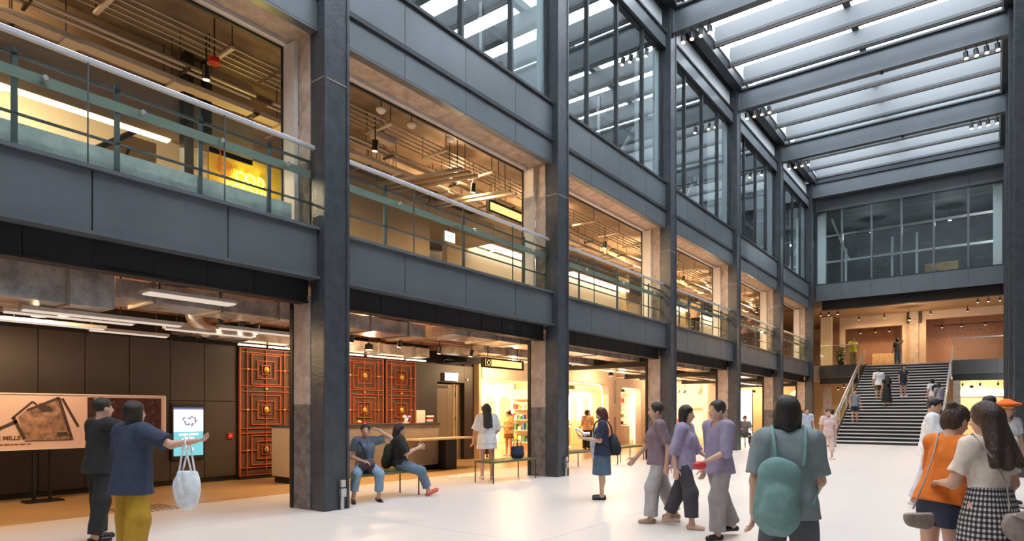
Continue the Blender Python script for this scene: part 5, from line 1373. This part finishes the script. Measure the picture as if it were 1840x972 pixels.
MB().obox(c, ((1, 0, 0), (0, .55, 1), (0, 1, -.55)), (.036, .073, .005)).build('phone_body', M['black'], W, inv=False, bevel=.003)
W = carried(K, 'backpack', 'dark green backpack on the bench behind the seated woman in black', 'backpack')
sdf_obj('pack', [el(T(-.02, -.125, .10), (.15, .10, .22), None, .02), el(T(-.02, -.16, .03), (.12, .08, .13), None, .03)], .012, cloth('dark_olive_cloth', (.020, .026, .018)), W, fold=.004)
MB().tube([tuple(T(.09, -.075, .24)), tuple(T(.10, .0, .30)), tuple(T(.095, .06, .22)), tuple(T(.10, .0, .08)), tuple(T(.08, -.09, .02))], .012, 8).build('shoulder_strap', blackc, W, inv=False)

# --- woman in white by the second bench
K = person('woman in a loose white dress standing with her back turned at the second bench', (-9.05, 10.98, 0), (-.75, .65), 1.70,
    dict(ua=((.35, .1, -1), (.40, .25, -1)), fa=((.10, .5, -1), (-.25, .7, -.5))), (white, .95, .06, .024), ('skirt', white, .13, .035), 'long', whiteshoe, .010)
# --- tote on the bench
t = thing('tote_bag', 'navy tote bag with two handles standing on the empty green bench', 'bag', (-8.55, 11.45, .47))
sdf_obj('sack', [fc((0, -.10, .10), (0, .10, .10), .115, .115, (1, 0, 0), .75, .02), fc((0, -.13, .24), (0, .13, .24), .09, .09, (1, 0, 0), .6, .05)], .010, cloth('navy_print', (.022, .030, .07), var=.5, vscale=10), t, [((0, 0, .27), (0, 0, 1)), ((0, 0, .003), (0, 0, -1))], fold=.006)
for s in (-1, 1): MB().tube([(s*.05, -.08, .25), (s*.045, -.07, .36), (s*.04, 0, .42), (s*.045, .07, .36), (s*.05, .08, .25)], .009, 8).build('handle', navy, t, inv=False)

# --- reading woman
K = person('older woman with short reddish hair reading papers, navy top and grey blue skirt', (-5.40, 9.68, 0), (-.86, -.50), 1.60,
    dict(ua=((.15, .18, -1), (.18, .12, -1)), fa=((-.25, 1, .12), (-.10, 1, .10)), hand=((-.2, 1, .25), (-.1, 1, .2)), palm=((.5, 0, 1), (.5, 0, 1)), lean=(0, -.02, 1), head=(0, .38), curl=.35),
    (cloth('navy_top', (.028, .036, .075)), .85, .06, .012), ('skirt', midblue, .27, .012), 'bob', blackshoe, .0075, hairm=mat('auburn_hair', (.085, .022, .02), .45, var=.3, vscale=50))
T = K['T']
sdf_obj('vest', [el(T(0, .075, .12), (.095, .05, .20), None, .02), rc(T(-.06, .03, .27), T(-.05, .085, .20), .022, .03, .02), rc(T(.06, .03, .27), T(.05, .085, .20), .022, .03, .02), rc(T(0, .07, .06), T(0, .06, -.05), .10, .095, .03)], .009, cloth('pale_print', (.50, .54, .66), var=.25, vscale=16), K['t'], [(T(0, .0, 0), (0, -1, 0))], label='pale blue printed panel')
W = carried(K, 'paper_sheets', 'white crumpled papers held by the reading woman', 'papers')
c = (K['wr'][0]+K['wr'][1])/2+np.array([-.01, .03, .05])
mb = MB()
n = 7; vs = [tuple(c+np.array([(i/n-.5)*.30, (j/n-.35)*.26, .07+.025*math.sin(i*1.3)+.02*math.cos(j*1.1)+.10*(j/n-.5)])) for i in range(n+1) for j in range(n+1)]
vs2 = [(v[0], v[1], v[2]-.012) for v in vs]; fs = []
for i in range(n):
    for j in range(n): a = i*(n+1)+j; fs.append((a, a+n+1, a+n+2, a+1))
m1 = (n+1)**2
mb.add(vs+vs2, fs+[tuple(q+m1 for q in f[::-1]) for f in fs]); mb.build('sheets', M['paper'], W, inv=False)
W = carried(K, 'phone', 'phone held out by the reading woman', 'phone')
c = K['wr'][1]+np.array([-.02, .15, .06]); MB().obox(c, ((1, 0, 0), (0, .5, 1), (0, 1, -.5)), (.036, .073, .005)).build('phone_body', M['black'], W, inv=False, bevel=.003)
W = carried(K, 'backpack', 'black backpack on the back of the reading woman', 'backpack')
sdf_obj('pack', [el(T(0, -.122, .06), (.135, .095, .19), None, .02), el(T(0, -.165, .02), (.11, .07, .13), None, .03)], .009, cloth('black_nylon', (.020, .022, .030)), W, fold=.004)
straps(T, W, blackc)
MB().tube([tuple(T(.02, -.16, -.02)), tuple(T(.02, -.175, -.10)), tuple(T(.02, -.17, -.16))], .010, 6).build('dangling_strap', brownl, W, inv=False)

# --- shop people
person('man in black standing inside the first shop, behind the woman in white', (-13.62, 16.35, 0), (-.7, .7), 1.74, None, (blackc, .6, .06), ('trousers', blackc, .95, .006), 'short', blackshoe, .014, True)
K = person('shop assistant in a white cap and yellow apron inside the first shop', (-13.4, 17.45, 0), (-.2, -1), 1.62, dict(fa=((-.3, .9, -.2), (-.3, .9, -.2)), head=(0, .4)), (cloth('apron_yellow', (.72, .48, .20)), .6, .06), ('skirt', cloth('brown_apron', (.26, .12, .06)), .16, .01), 'tied', whiteshoe, .014)
sdf_obj('cap', [el(K['Hd'](0, -.005, .045), (.088, .10, .06), K['H'], .01)], .012, white, K['t'], [(K['Hd'](0, 0, .03), -K['H'][2])])
person('shopper in a peach top and black trousers in the named shop, back turned', (-12.75, 21.65, 0), (-.85, .5), 1.60, dict(fa=((-.2, .8, -.3), (-.2, .8, -.3))), (cloth('peach_top', (.75, .48, .30)), .7, .03), ('trousers', blackc, .95, .012), 'bun', blackshoe, .014)
person('shop clerk facing out beside the shopper in peach', (-13.1, 22.35, 0), (.7, -.7), 1.60, None, (cloth('ochre_top', (.55, .32, .12)), .6, .05), ('trousers', blackc, .95, .006), 'bob', blackshoe, .016)

# --- walkers in the middle of the hall
person('walker in a plum brown top and pale grey trousers, nearest the third steel column', (-3.65, 8.12, 0), LT, 1.66, dict(thigh=((.05, .28, -1), (.05, -.22, -1)), shin=((0, .05, -1), (0, -.45, -1)), ua=((.16, -.35, -1), (.16, .35, -1)), fa=((.05, .1, -1), (.0, .7, -.8))), (plum, .9, .05, .011), ('trousers', greyc, .93, .016), 'short', mat('tan_sandal', (.45, .28, .19), .6), .010)
person('walker in a lavender blouse and dark trousers in the middle of the hall', (-3.22, 7.95, 0), mixd(RT, .8, BACK, .5), 1.62, dict(thigh=((.05, -.24, -1), (.05, .30, -1)), shin=((0, -.45, -1), (0, .05, -1)), ua=((.16, .3, -1), (.16, -.3, -1)), fa=((-.1, .8, -.5), (.05, .1, -1)), head=(.1, .1)), (lav, 1.3, .05, .013), ('trousers', dkgrey, .80, .016), 'bob', mat('nude_shoe', (.55, .36, .28), .5), .010)
K = person('walker in a violet grey shirt and grey trousers carrying a red pouch', (-2.62, 7.55, 0), mixd(LT, .9, BACK, .3), 1.66, dict(thigh=((.05, .25, -1), (.05, -.25, -1)), shin=((0, .0, -1), (0, -.5, -1)), ua=((.16, .2, -1), (.16, -.2, -1)), fa=((-.2, .8, -.4), (.05, .3, -1))), (cloth('violet_grey_cloth', (.27, .23, .33)), 1.2, .06, .012), ('trousers', cloth('taupe_grey_cloth', (.30, .27, .26)), .93, .018), 'short', blackshoe, .010, True)
W = carried(K, 'pouch', 'red and black pouch in the hand of the walker in violet grey', 'pouch')
c = K['wr'][0]+np.array([.01, .10, -.05]); sdf_obj('pouch_body', [el(c, (.05, .09, .05), None, .01)], .009, mat('red_pouch', (.55, .03, .03), .5), W)
# big figure seen from behind
K = person('large dark haired person in grey teal walking away in the centre foreground', (-1.12, 4.60, 0), mixd(FWD, .9, RT, .3), 1.63, dict(thigh=((.05, .2, -1), (.05, -.2, -1)), shin=((0, 0, -1), (0, -.4, -1)), ua=((.18, -.1, -1), (.16, .2, -1)), fa=((.05, .3, -1), (-.1, .8, -.6)), head=(.1, .15)), (teal, .85, .05, .014), ('trousers', cloth('deep_grey_cloth', (.10, .105, .115)), .93, .014), 'bob', blackshoe, .008)
T = K['T']
W = carried(K, 'backpack', 'muted teal bag slung behind the large person in grey teal', 'backpack')
sdf_obj('pack', [fc(T(-.045, -.135, .125), T(-.055, -.135, -.02), .135, .155, K['A'][1], .55, .02), fc(T(-.05, -.185, .03), T(-.055, -.185, -.02), .10, .115, K['A'][1], .45, .03)], .009, tealbag, W, fold=.005)
straps(T, W, tealbag)
# farther walkers
person('distant walker in pale pink before the foot of the stairs', (-4.25, 22.35, 0), BACK, 1.62, dict(thigh=((.05, .2, -1), (.05, -.15, -1)), shin=((0, 0, -1), (0, -.3, -1))), (pinkc, .7, .06, .02), ('trousers', cloth('rose_cloth', (.72, .55, .52)), .6, .01), 'short', whiteshoe, .015)
person('distant walker in a pale blue shirt just right of the farthest steel column', (-6.0, 27.5, 0), BACK, 1.70, dict(thigh=((.05, .2, -1), (.05, -.15, -1)), shin=((0, 0, -1), (0, -.3, -1))), (cloth('pale_blue_cloth', (.45, .52, .60)), .7, .06, .015), ('trousers', dkgrey, .93), 'short', blackshoe, .017, True)
person('distant walker in grey and peach beside the left stair railing', (-5.6, 30.5, 0), FWD, 1.66, None, (cloth('dusty_peach_cloth', (.60, .44, .36)), .7, .06, .015), ('trousers', greyc, .9), 'bob', blackshoe, .018)
K = person('seated man in grey on the far bench, facing left with one ankle on his knee', (-8.58, 27.95, 0), (.45, -.9), 1.70, dict(seat=.480, thigh=((.1, 1, -.05), (.5, 1, .1)), shin=((0, .1, -1), (-1, .35, -.35)), ua=((.2, .3, -1), (.2, .3, -1)), fa=((-.2, 1, .1), (-.2, 1, .1)), head=(0, .3), foot=((.1, 1, -.1), (-.3, 1, -.3))), (cloth('mid_grey_cloth', (.17, .17, .18)), .7, .02, .012), ('trousers', dkgrey, .9), 'short', blackshoe, .015, True)
person('seated person in white on the bench by the third steel column', (-8.58, 20.9, 0), (.8, -.5), 1.60, dict(seat=.480, thigh=((.1, 1, -.1), (.1, 1, -.1)), shin=((0, .1, -1), (0, .2, -1)), fa=((-.3, .9, -.2), (-.3, .9, -.2)), ua=((.2, .2, -1), (.2, .2, -1))), (white, .6, .02, .016), ('trousers', cloth('dark_brown_cloth', (.10, .05, .035)), .8), 'bob', blackshoe, .014)

# --- left pair
K = person('person in black stretching an arm out in front of the display board', (-8.30, 2.98, 0), mixd(RT, .5, FWD, .8), 1.68, dict(thigh=((.08, .12, -1), (.08, -.10, -1)), shin=((0, 0, -1), (0, -.18, -1)), ua=((.5, .2, -1), (1, .5, -.25)), fa=((.1, .4, -1), (1, .5, -.25)), curl=.2), (blackc, .7, .06, .016), ('trousers', blackc, .95, .012), 'short', blackshoe, .010, True)
K = person('person in a navy top and mustard wide trousers carrying a white tote', (-6.74, 2.70, 0), mixd(FWD, .9, RT, .35), 1.62, dict(thigh=((.07, .12, -1), (.09, -.08, -1)), shin=((0, 0, -1), (0, -.15, -1)), ua=((.3, .1, -1), (.9, .35, -.45)), fa=((.1, .6, -.8), (.9, .3, .15)), curl=.7), (navy, .8, .10, .024), ('trousers', mustard, .93, .024), 'bob', mat('tan_shoe', (.35, .22, .13), .6), .009)
W = carried(K, 'tote_bag', 'white cloth tote bag hanging from the arm of the person in mustard trousers', 'bag')
e = K['el'][1]*.35+K['wr'][1]*.65
cb = e+np.array([.0, .0, -.46])
sdf_obj('sack', [el(cb, (.15, .075, .20), None, .03), el(cb+np.array([0, 0, .09]), (.12, .06, .16), None, .05)], .009, cloth('white_canvas', (.72, .76, .80)), W, [(cb+np.array([0, 0, .18]), (0, 0, 1))], fold=.010)
for s in (-1, 1): MB().tube([tuple(cb+np.array([-.08, s*.02, .17])), tuple(e+np.array([-.02, s*.03, -.06])), tuple(e+np.array([.0, s*.025, .052])), tuple(e+np.array([.02, s*.03, -.06])), tuple(cb+np.array([.08, s*.02, .17]))], .009, 8).build('handle', white, W, inv=False)

# --- right foreground group
gm, gnt, gb = _nt('gingham_cloth')
tc = gnt.nodes.new('ShaderNodeTexCoord'); sx = gnt.nodes.new('ShaderNodeSeparateXYZ'); gnt.links.new(tc.outputs['Object'], sx.inputs[0])
def gnode(op, a, b=None):
    n = gnt.nodes.new('ShaderNodeMath'); n.operation = op
    for i, q in enumerate((a, b)):
        if q is None: continue
        if isinstance(q, (int, float)): n.inputs[i].default_value = q
        else: gnt.links.new(q, n.inputs[i])
    return n.outputs[0]
th = gnode('ARCTAN2', sx.outputs['X'], gnode('MULTIPLY', sx.outputs['Y'], -1.))
s1 = gnode('LESS_THAN', gnode('FRACT', gnode('MULTIPLY', th, 6.5)), .5); s2 = gnode('LESS_THAN', gnode('FRACT', gnode('MULTIPLY', sx.outputs['Z'], 29.)), .5)
av = gnode('MULTIPLY', gnode('ADD', s1, s2), .5)
rp = gnt.nodes.new('ShaderNodeValToRGB'); rp.color_ramp.interpolation = 'CONSTANT'
rp.color_ramp.elements[0].color = (.62, .56, .50, 1); rp.color_ramp.elements[1].position = .4; rp.color_ramp.elements[1].color = (.10, .09, .10, 1)
q = rp.color_ramp.elements.new(.8); q.color = (.012, .012, .016, 1)
gnt.links.new(av, rp.inputs[0]); gnt.links.new(rp.outputs[0], gb.inputs['Base Color']); gb.inputs['Roughness'].default_value = .85
K = person('long haired woman in a cream blouse and black gingham skirt, back turned', (-.02, 5.42, 0), mixd(FWD, 1, LT, .15), 1.58,
    dict(ua=((.22, .25, -1), (.25, .12, -1)), fa=((-.5, 1, -.1), (-.1, .5, -1)), lean=(0, .02, 1), head=(.25, .15)), (cream, .72, -.075, .006), ('skirt', gm, .34, .055), 'bunlong', brownl, .0065, hairm=HAIRB)
T = K['T']
W = carried(K, 'shoulder_bag', 'taupe leather bag at the back of the woman in the gingham skirt', 'bag')
sdf_obj('pouch', [fc(T(-.045, -.150, -.045), T(.10, -.150, -.035), .085, .085, K['A'][1], .5, .02), fc(T(-.025, -.155, -.075), T(.085, -.155, -.07), .075, .075, K['A'][1], .6, .03)], .0075, brownl, W, [(T(.0, 0, .008), (-.12, 0, 1))], fold=.006)
MB().tube([tuple(T(-.05, -.135, .005)), tuple(T(-.03, -.12, .03)), tuple(T(-.02, -.10, .12)), tuple(T(-.075, -.085, .23)), tuple(T(-.098, -.02, .325)), tuple(T(-.09, .075, .26)), tuple(T(-.02, .12, .10)), tuple(T(.10, .10, .02)), tuple(T(.14, -.04, .0))], .006, 6).build('strap', brownl, W, inv=False)
MB().tube([tuple(T(-.065, -.175, .0)), tuple(T(.015, -.185, -.04)), tuple(T(.055, -.185, -.04)), tuple(T(.12, -.172, .014))], .011, 6).build('flap_edge', mat('pale_leather', (.48, .38, .32), .5), W, inv=False)
K = person('woman in an orange tee and navy shorts, dark hair pinned up, in profile', (-.32, 5.77, 0), mixd(RT, 1, FWD, .25), 1.58,
    dict(ua=((.22, .25, -1), (.16, .05, -1)), fa=((-.7, .7, .05), (-.55, .75, .15)), lean=(0, .24, 1), head=(-.1, .40), curl=.6, palm=((.5, 0, 1), (.7, 0, .5))), (orangec, .80, .02, .010), ('shorts', navy, .52, .006), 'bun', brownl, .0065, hairm=HAIRB)
T = K['T']
W = carried(K, 'handbag', 'small taupe crossbody handbag behind the woman in orange', 'bag')
sdf_obj('pouch', [fc(T(.06, -.125, -.115), T(.05, -.195, -.115), .075, .075, K['A'][0], .5, .02)], .0075, brownl, W, [(T(0, 0, -.052), (0, 0, 1))], fold=.003)
MB().box(0, 0, 0, 0, 0, 0)
MB().tube([tuple(T(.05, -.20, -.08)), tuple(T(.035, -.14, .10)), tuple(T(.0, -.088, .22)), tuple(T(-.05, -.03, .315)), tuple(T(-.06, .05, .27))], .006, 6).build('strap', brownl, W, inv=False)
K = person('man in a white tee with a black belt bag walking behind the woman in orange', (-.78, 12.0, 0), mixd(RT, .7, BACK, .5), 1.74, dict(thigh=((.05, .2, -1), (.05, -.2, -1)), shin=((0, 0, -1), (0, -.4, -1)), ua=((.3, -.3, -1), (.2, .3, -1)), fa=((.1, .1, -1), (-.2, .9, -.3)), head=(-.2, .1)), (white, .8, .06, .020), ('trousers', cloth('pale_lilac_cloth', (.60, .56, .62)), .93, .012), 'short', whiteshoe, .010, True)
W = carried(K, 'waist_bag', 'black belt bag on the man in the white tee', 'bag')
sdf_obj('pouch', [el(K['T'](.07, .10, .05), (.10, .05, .06), None, .01)], .010, blackc, W)
K = person('person in an orange sun hat and white top at the right edge of the hall', (.16, 13.3, 0), BACK, 1.66, None, (white, .7, .06, .012), ('skirt', cloth('brown_skirt', (.22, .10, .05)), .30, .01), 'bob', blackshoe, .011, hairm=mat('dark_red_hair', (.09, .012, .02), .4))
sdf_obj('sun_hat', [el(K['Hd'](0, -.01, .055), (.21, .21, .06), K['H'], .02), el(K['Hd'](0, -.012, .07), (.095, .11, .075), K['H'], .03)], .011, cloth('orange_hat', (.80, .14, .012)), K['t'], [(K['Hd'](0, 0, .045), -K['H'][2])])
sdf_obj('hat_band', [el(K['Hd'](0, -.005, .03), (.092, .105, .04), K['H'], .01)], .011, cloth('yellow_band', (.85, .50, .02)), K['t'], [(K['Hd'](0, 0, .01), -K['H'][2])])

# --- on the stairs (z = the tread they stand on)
def tread(y): return (int((y-33.7)/(9.85/26))+1)*4.33/26
climb = dict(thigh=((.05, .75, -1), (.05, .05, -1)), shin=((0, -.25, -1), (0, -.1, -1)))
def onstair(x, y): return (x, y, tread(y))
person('climber in a grey top and navy shorts low on the stairs by the left railing', onstair(-5.55, 35.75), BACK, 1.66, None, (cloth('blue_grey_cloth', (.25, .27, .33)), .6, .05), ('shorts', navy, .8, .012), 'short', blackshoe, .018, True)
person('climber in a white shirt halfway up the stairs', onstair(-4.85, 38.55), FWD, 1.70, None, (white, .95, .08, .02), ('shorts', cloth('olive_cloth', (.16, .13, .07)), .85, .01), 'short', blackshoe, .018, True)
person('climber in a long black dress beside the one in the white shirt', onstair(-4.35, 37.5), FWD, 1.60, None, (blackc, .5, .04, .012), ('skirt', blackc, .42, .05), 'long', blackshoe, .018)
person('climber in a dark top and denim shorts on the upper half of the stairs', onstair(-3.78, 38.9), BACK, 1.64, None, (cloth('ink_cloth', (.030, .036, .05)), .6, .05), ('shorts', cloth('dark_denim', (.07, .10, .15)), .7, .01), 'bob', whiteshoe, .018)
person('person in blue jeans walking away at the head of the stairs', (-4.6, 44.5, 4.33), FWD, 1.66, dict(ua=((.2, .2, -1), (.9, .3, .8)), fa=((0, .4, -1), (.6, .2, 1))), (cloth('charcoal_cloth', (.05, .05, .06)), .8, .02), ('trousers', cloth('blue_jeans', (.08, .17, .28)), .95, .01), 'bob', blackshoe, .02)
K = person('steward in a yellow high visibility vest on the landing left of the stairs', (-6.75, 42.9, 4.33), BACK, 1.68, None, (cloth('hi_vis_yellow', (.90, .80, .05)), .3, .06, .018), ('trousers', cloth('khaki_cloth', (.42, .33, .14)), .95, .01), 'short', blackshoe, .02, True)
K = person('climber in a white tee with a black backpack near the right railing', onstair(-2.35, 36.9), FWD, 1.64, None, (white, .7, .05, .014), ('shorts', greyc, .85, .01), 'bob', whiteshoe, .018)
W = carried(K, 'backpack', 'black backpack on the climber near the right stair railing', 'backpack')
sdf_obj('pack', [el(K['T'](-.03, -.15, .17), (.16, .10, .20), None, .02)], .016, blackc, W)
person('dark haired companion just right of the climber with the backpack', onstair(-2.08, 36.5), FWD, 1.58, None, (cloth('grey_violet_cloth', (.30, .27, .32)), .7, .05, .014), ('trousers', dkgrey, .93), 'bob', blackshoe, .018) if True else None

# --- first floor, seen through the balustrades
person('visitor in tan and black on the first floor, fourth bay', (-8.95, 23.2, 4.25), (.3, .95), 1.64, dict(fa=((-.2, .8, -.3), (.1, .3, -1))), (cloth('tan_cloth', (.45, .27, .16)), .8, .05), ('trousers', blackc, .95), 'bob', blackshoe, .016)
person('visitor in a dark top leaning at the first floor rail, fifth bay', (-9.15, 29.75, 4.25), (.95, .3), 1.70, dict(lean=(0, .35, 1), ua=((.3, .7, -.7), (.3, .7, -.7)), fa=((-.2, 1, .1), (-.2, 1, .1))), (cloth('maroon_cloth', (.10, .035, .04)), .8, .05), ('trousers', blackc, .95), 'short', blackshoe, .016, True)
# ================================================================== LIGHT, CAMERA
w = bpy.data.worlds.new('overcast_sky'); S.world = w; w.use_nodes = True
bg = w.node_tree.nodes['Background']; bg.inputs[0].default_value = (.91, .96, 1.0, 1); bg.inputs[1].default_value = 6.0

# added fill lamps that brighten the rooms: bulbs in plain pendant housings
def pendant(name, label, p, e, col, group, drop):
    t = thing(name, label, 'lamp', p, group)
    x, y, z = p
    MB().lathe((x, y, z), [(.02, .16), (.09, .12), (.10, 0), (.092, 0), (.08, .11), (.0, .14)], 16).build('shade', M['black'], t)
    MB().cyl((x, y, z+.15), (x, y, z+drop), .008, 6).build('stem', M['black'], t)
    MB().ell((x, y, z+.05), (.04, .04, .045), 12, 8).build('globe', M['warm_lens'], t)
    lamp('POINT', (x, y, z-.06), e, col, t, .06)
for b in range(6):
    ya = cY(b-1)  # added for warm fill; neither storey has pendants of its own
    pendant('fill_lamp', 'small black added fill lamp deep in the arcade, %s bay' % ORD[b], (-11.6 if b < 2 else -12.2, ya+3.4, 2.96), [80, 90, 130, 160, 160, 130][b], WARM, 'arcade fill lamps', .52)
    pendant('fill_lamp', 'small black added fill lamp on the first floor, %s bay' % ORD[b], (-10.2, ya+(2.4 if b != 1 else 4.9), 7.2), [45, 130, 380, 420, 360, 300][b], WARM, 'first floor fill lamps', .48)
for nm, p, e in (('in the first shop, nearer the entrance', (-14.8, 17.2, 2.7), 260), ('in the first shop, at the back', (-17.0, 18.6, 2.7), 220), ('inside the named shop', (-15.6, 22.4, 2.7), 330), ('in the shelf niche', (-13.75, 26.6, 2.45), 70), ('in the white shop', (-14.9, 34.5, 2.7), 420), ('before the lobby wall past the fourth column', (-11.6, 39.6, 2.7), 160)):  # put in to light the shop interiors
    pendant('fill_lamp', 'small black fill lamp %s' % nm, p, e, WARM2, 'shop fill lamps', .8)
pendant('fill_lamp', 'small black fill lamp in the bright void of the nearest first floor bay', (-13.2, 3.2, 6.9), 260, WARM2, None, .8)  # this and the next three are put in for room light
pendant('fill_lamp', 'small black fill lamp in the bright room past the exit sign', (-12.6, 15.6, 6.6), 260, WARM2, None, 1.1)
pendant('fill_lamp', 'small black fill lamp in the lobby under the landing', (-1.0, 44.8, 2.9), 160, WARM, None, .6)
pendant('fill_lamp', 'small black fill lamp over the landing', (-4.0, 44.4, 7.0), 110, WARM, None, .8)

for b in range(6):  # added lamps, mostly hidden, that brighten the white frames
    ya = cY(b-1)
    pendant('fill_lamp', 'added cool white fill lamp inside the top floor, %s bay' % ORD[b], (-12.6, ya+3.2, 12.6), 150, (.9, .96, 1), 'top floor fill lamps', .8)
for j, x in enumerate((-6.0, -2.0)):  # added to brighten the frame behind the end window
    pendant('fill_lamp', 'added cool white fill lamp behind the end window, %s one' % ['left', 'right'][j], (x, 44.5, 12.6), 60, (.9, .96, 1), 'end window fill lamps', .8)
cam = bpy.data.cameras.new('camera'); co = bpy.data.objects.new('camera', cam); COL.objects.link(co)
co.location = (0, 0, 1.5); co.rotation_euler = (PI/2, 0, math.radians(37.229))
cam.sensor_width = 36; cam.lens = 1138.64/1840*36; cam.shift_y = (741.0-486)/1840; cam.clip_start = .05; cam.clip_end = 200
S.camera = co
S.view_settings.view_transform = 'Standard'; S.view_settings.look = 'None'; S.view_settings.gamma = 1; S.view_settings.exposure = 0.66
S.view_settings.use_curve_mapping = False
S.cycles.max_bounces = 7; S.cycles.diffuse_bounces = 4; S.cycles.glossy_bounces = 3; S.cycles.transmission_bounces = 4; S.cycles.transparent_max_bounces = 14
S.cycles.sample_clamp_indirect = 6; S.cycles.caustics_reflective = False; S.cycles.caustics_refractive = False
S.cycles.use_denoising = True
bpy.context.view_layer.update()
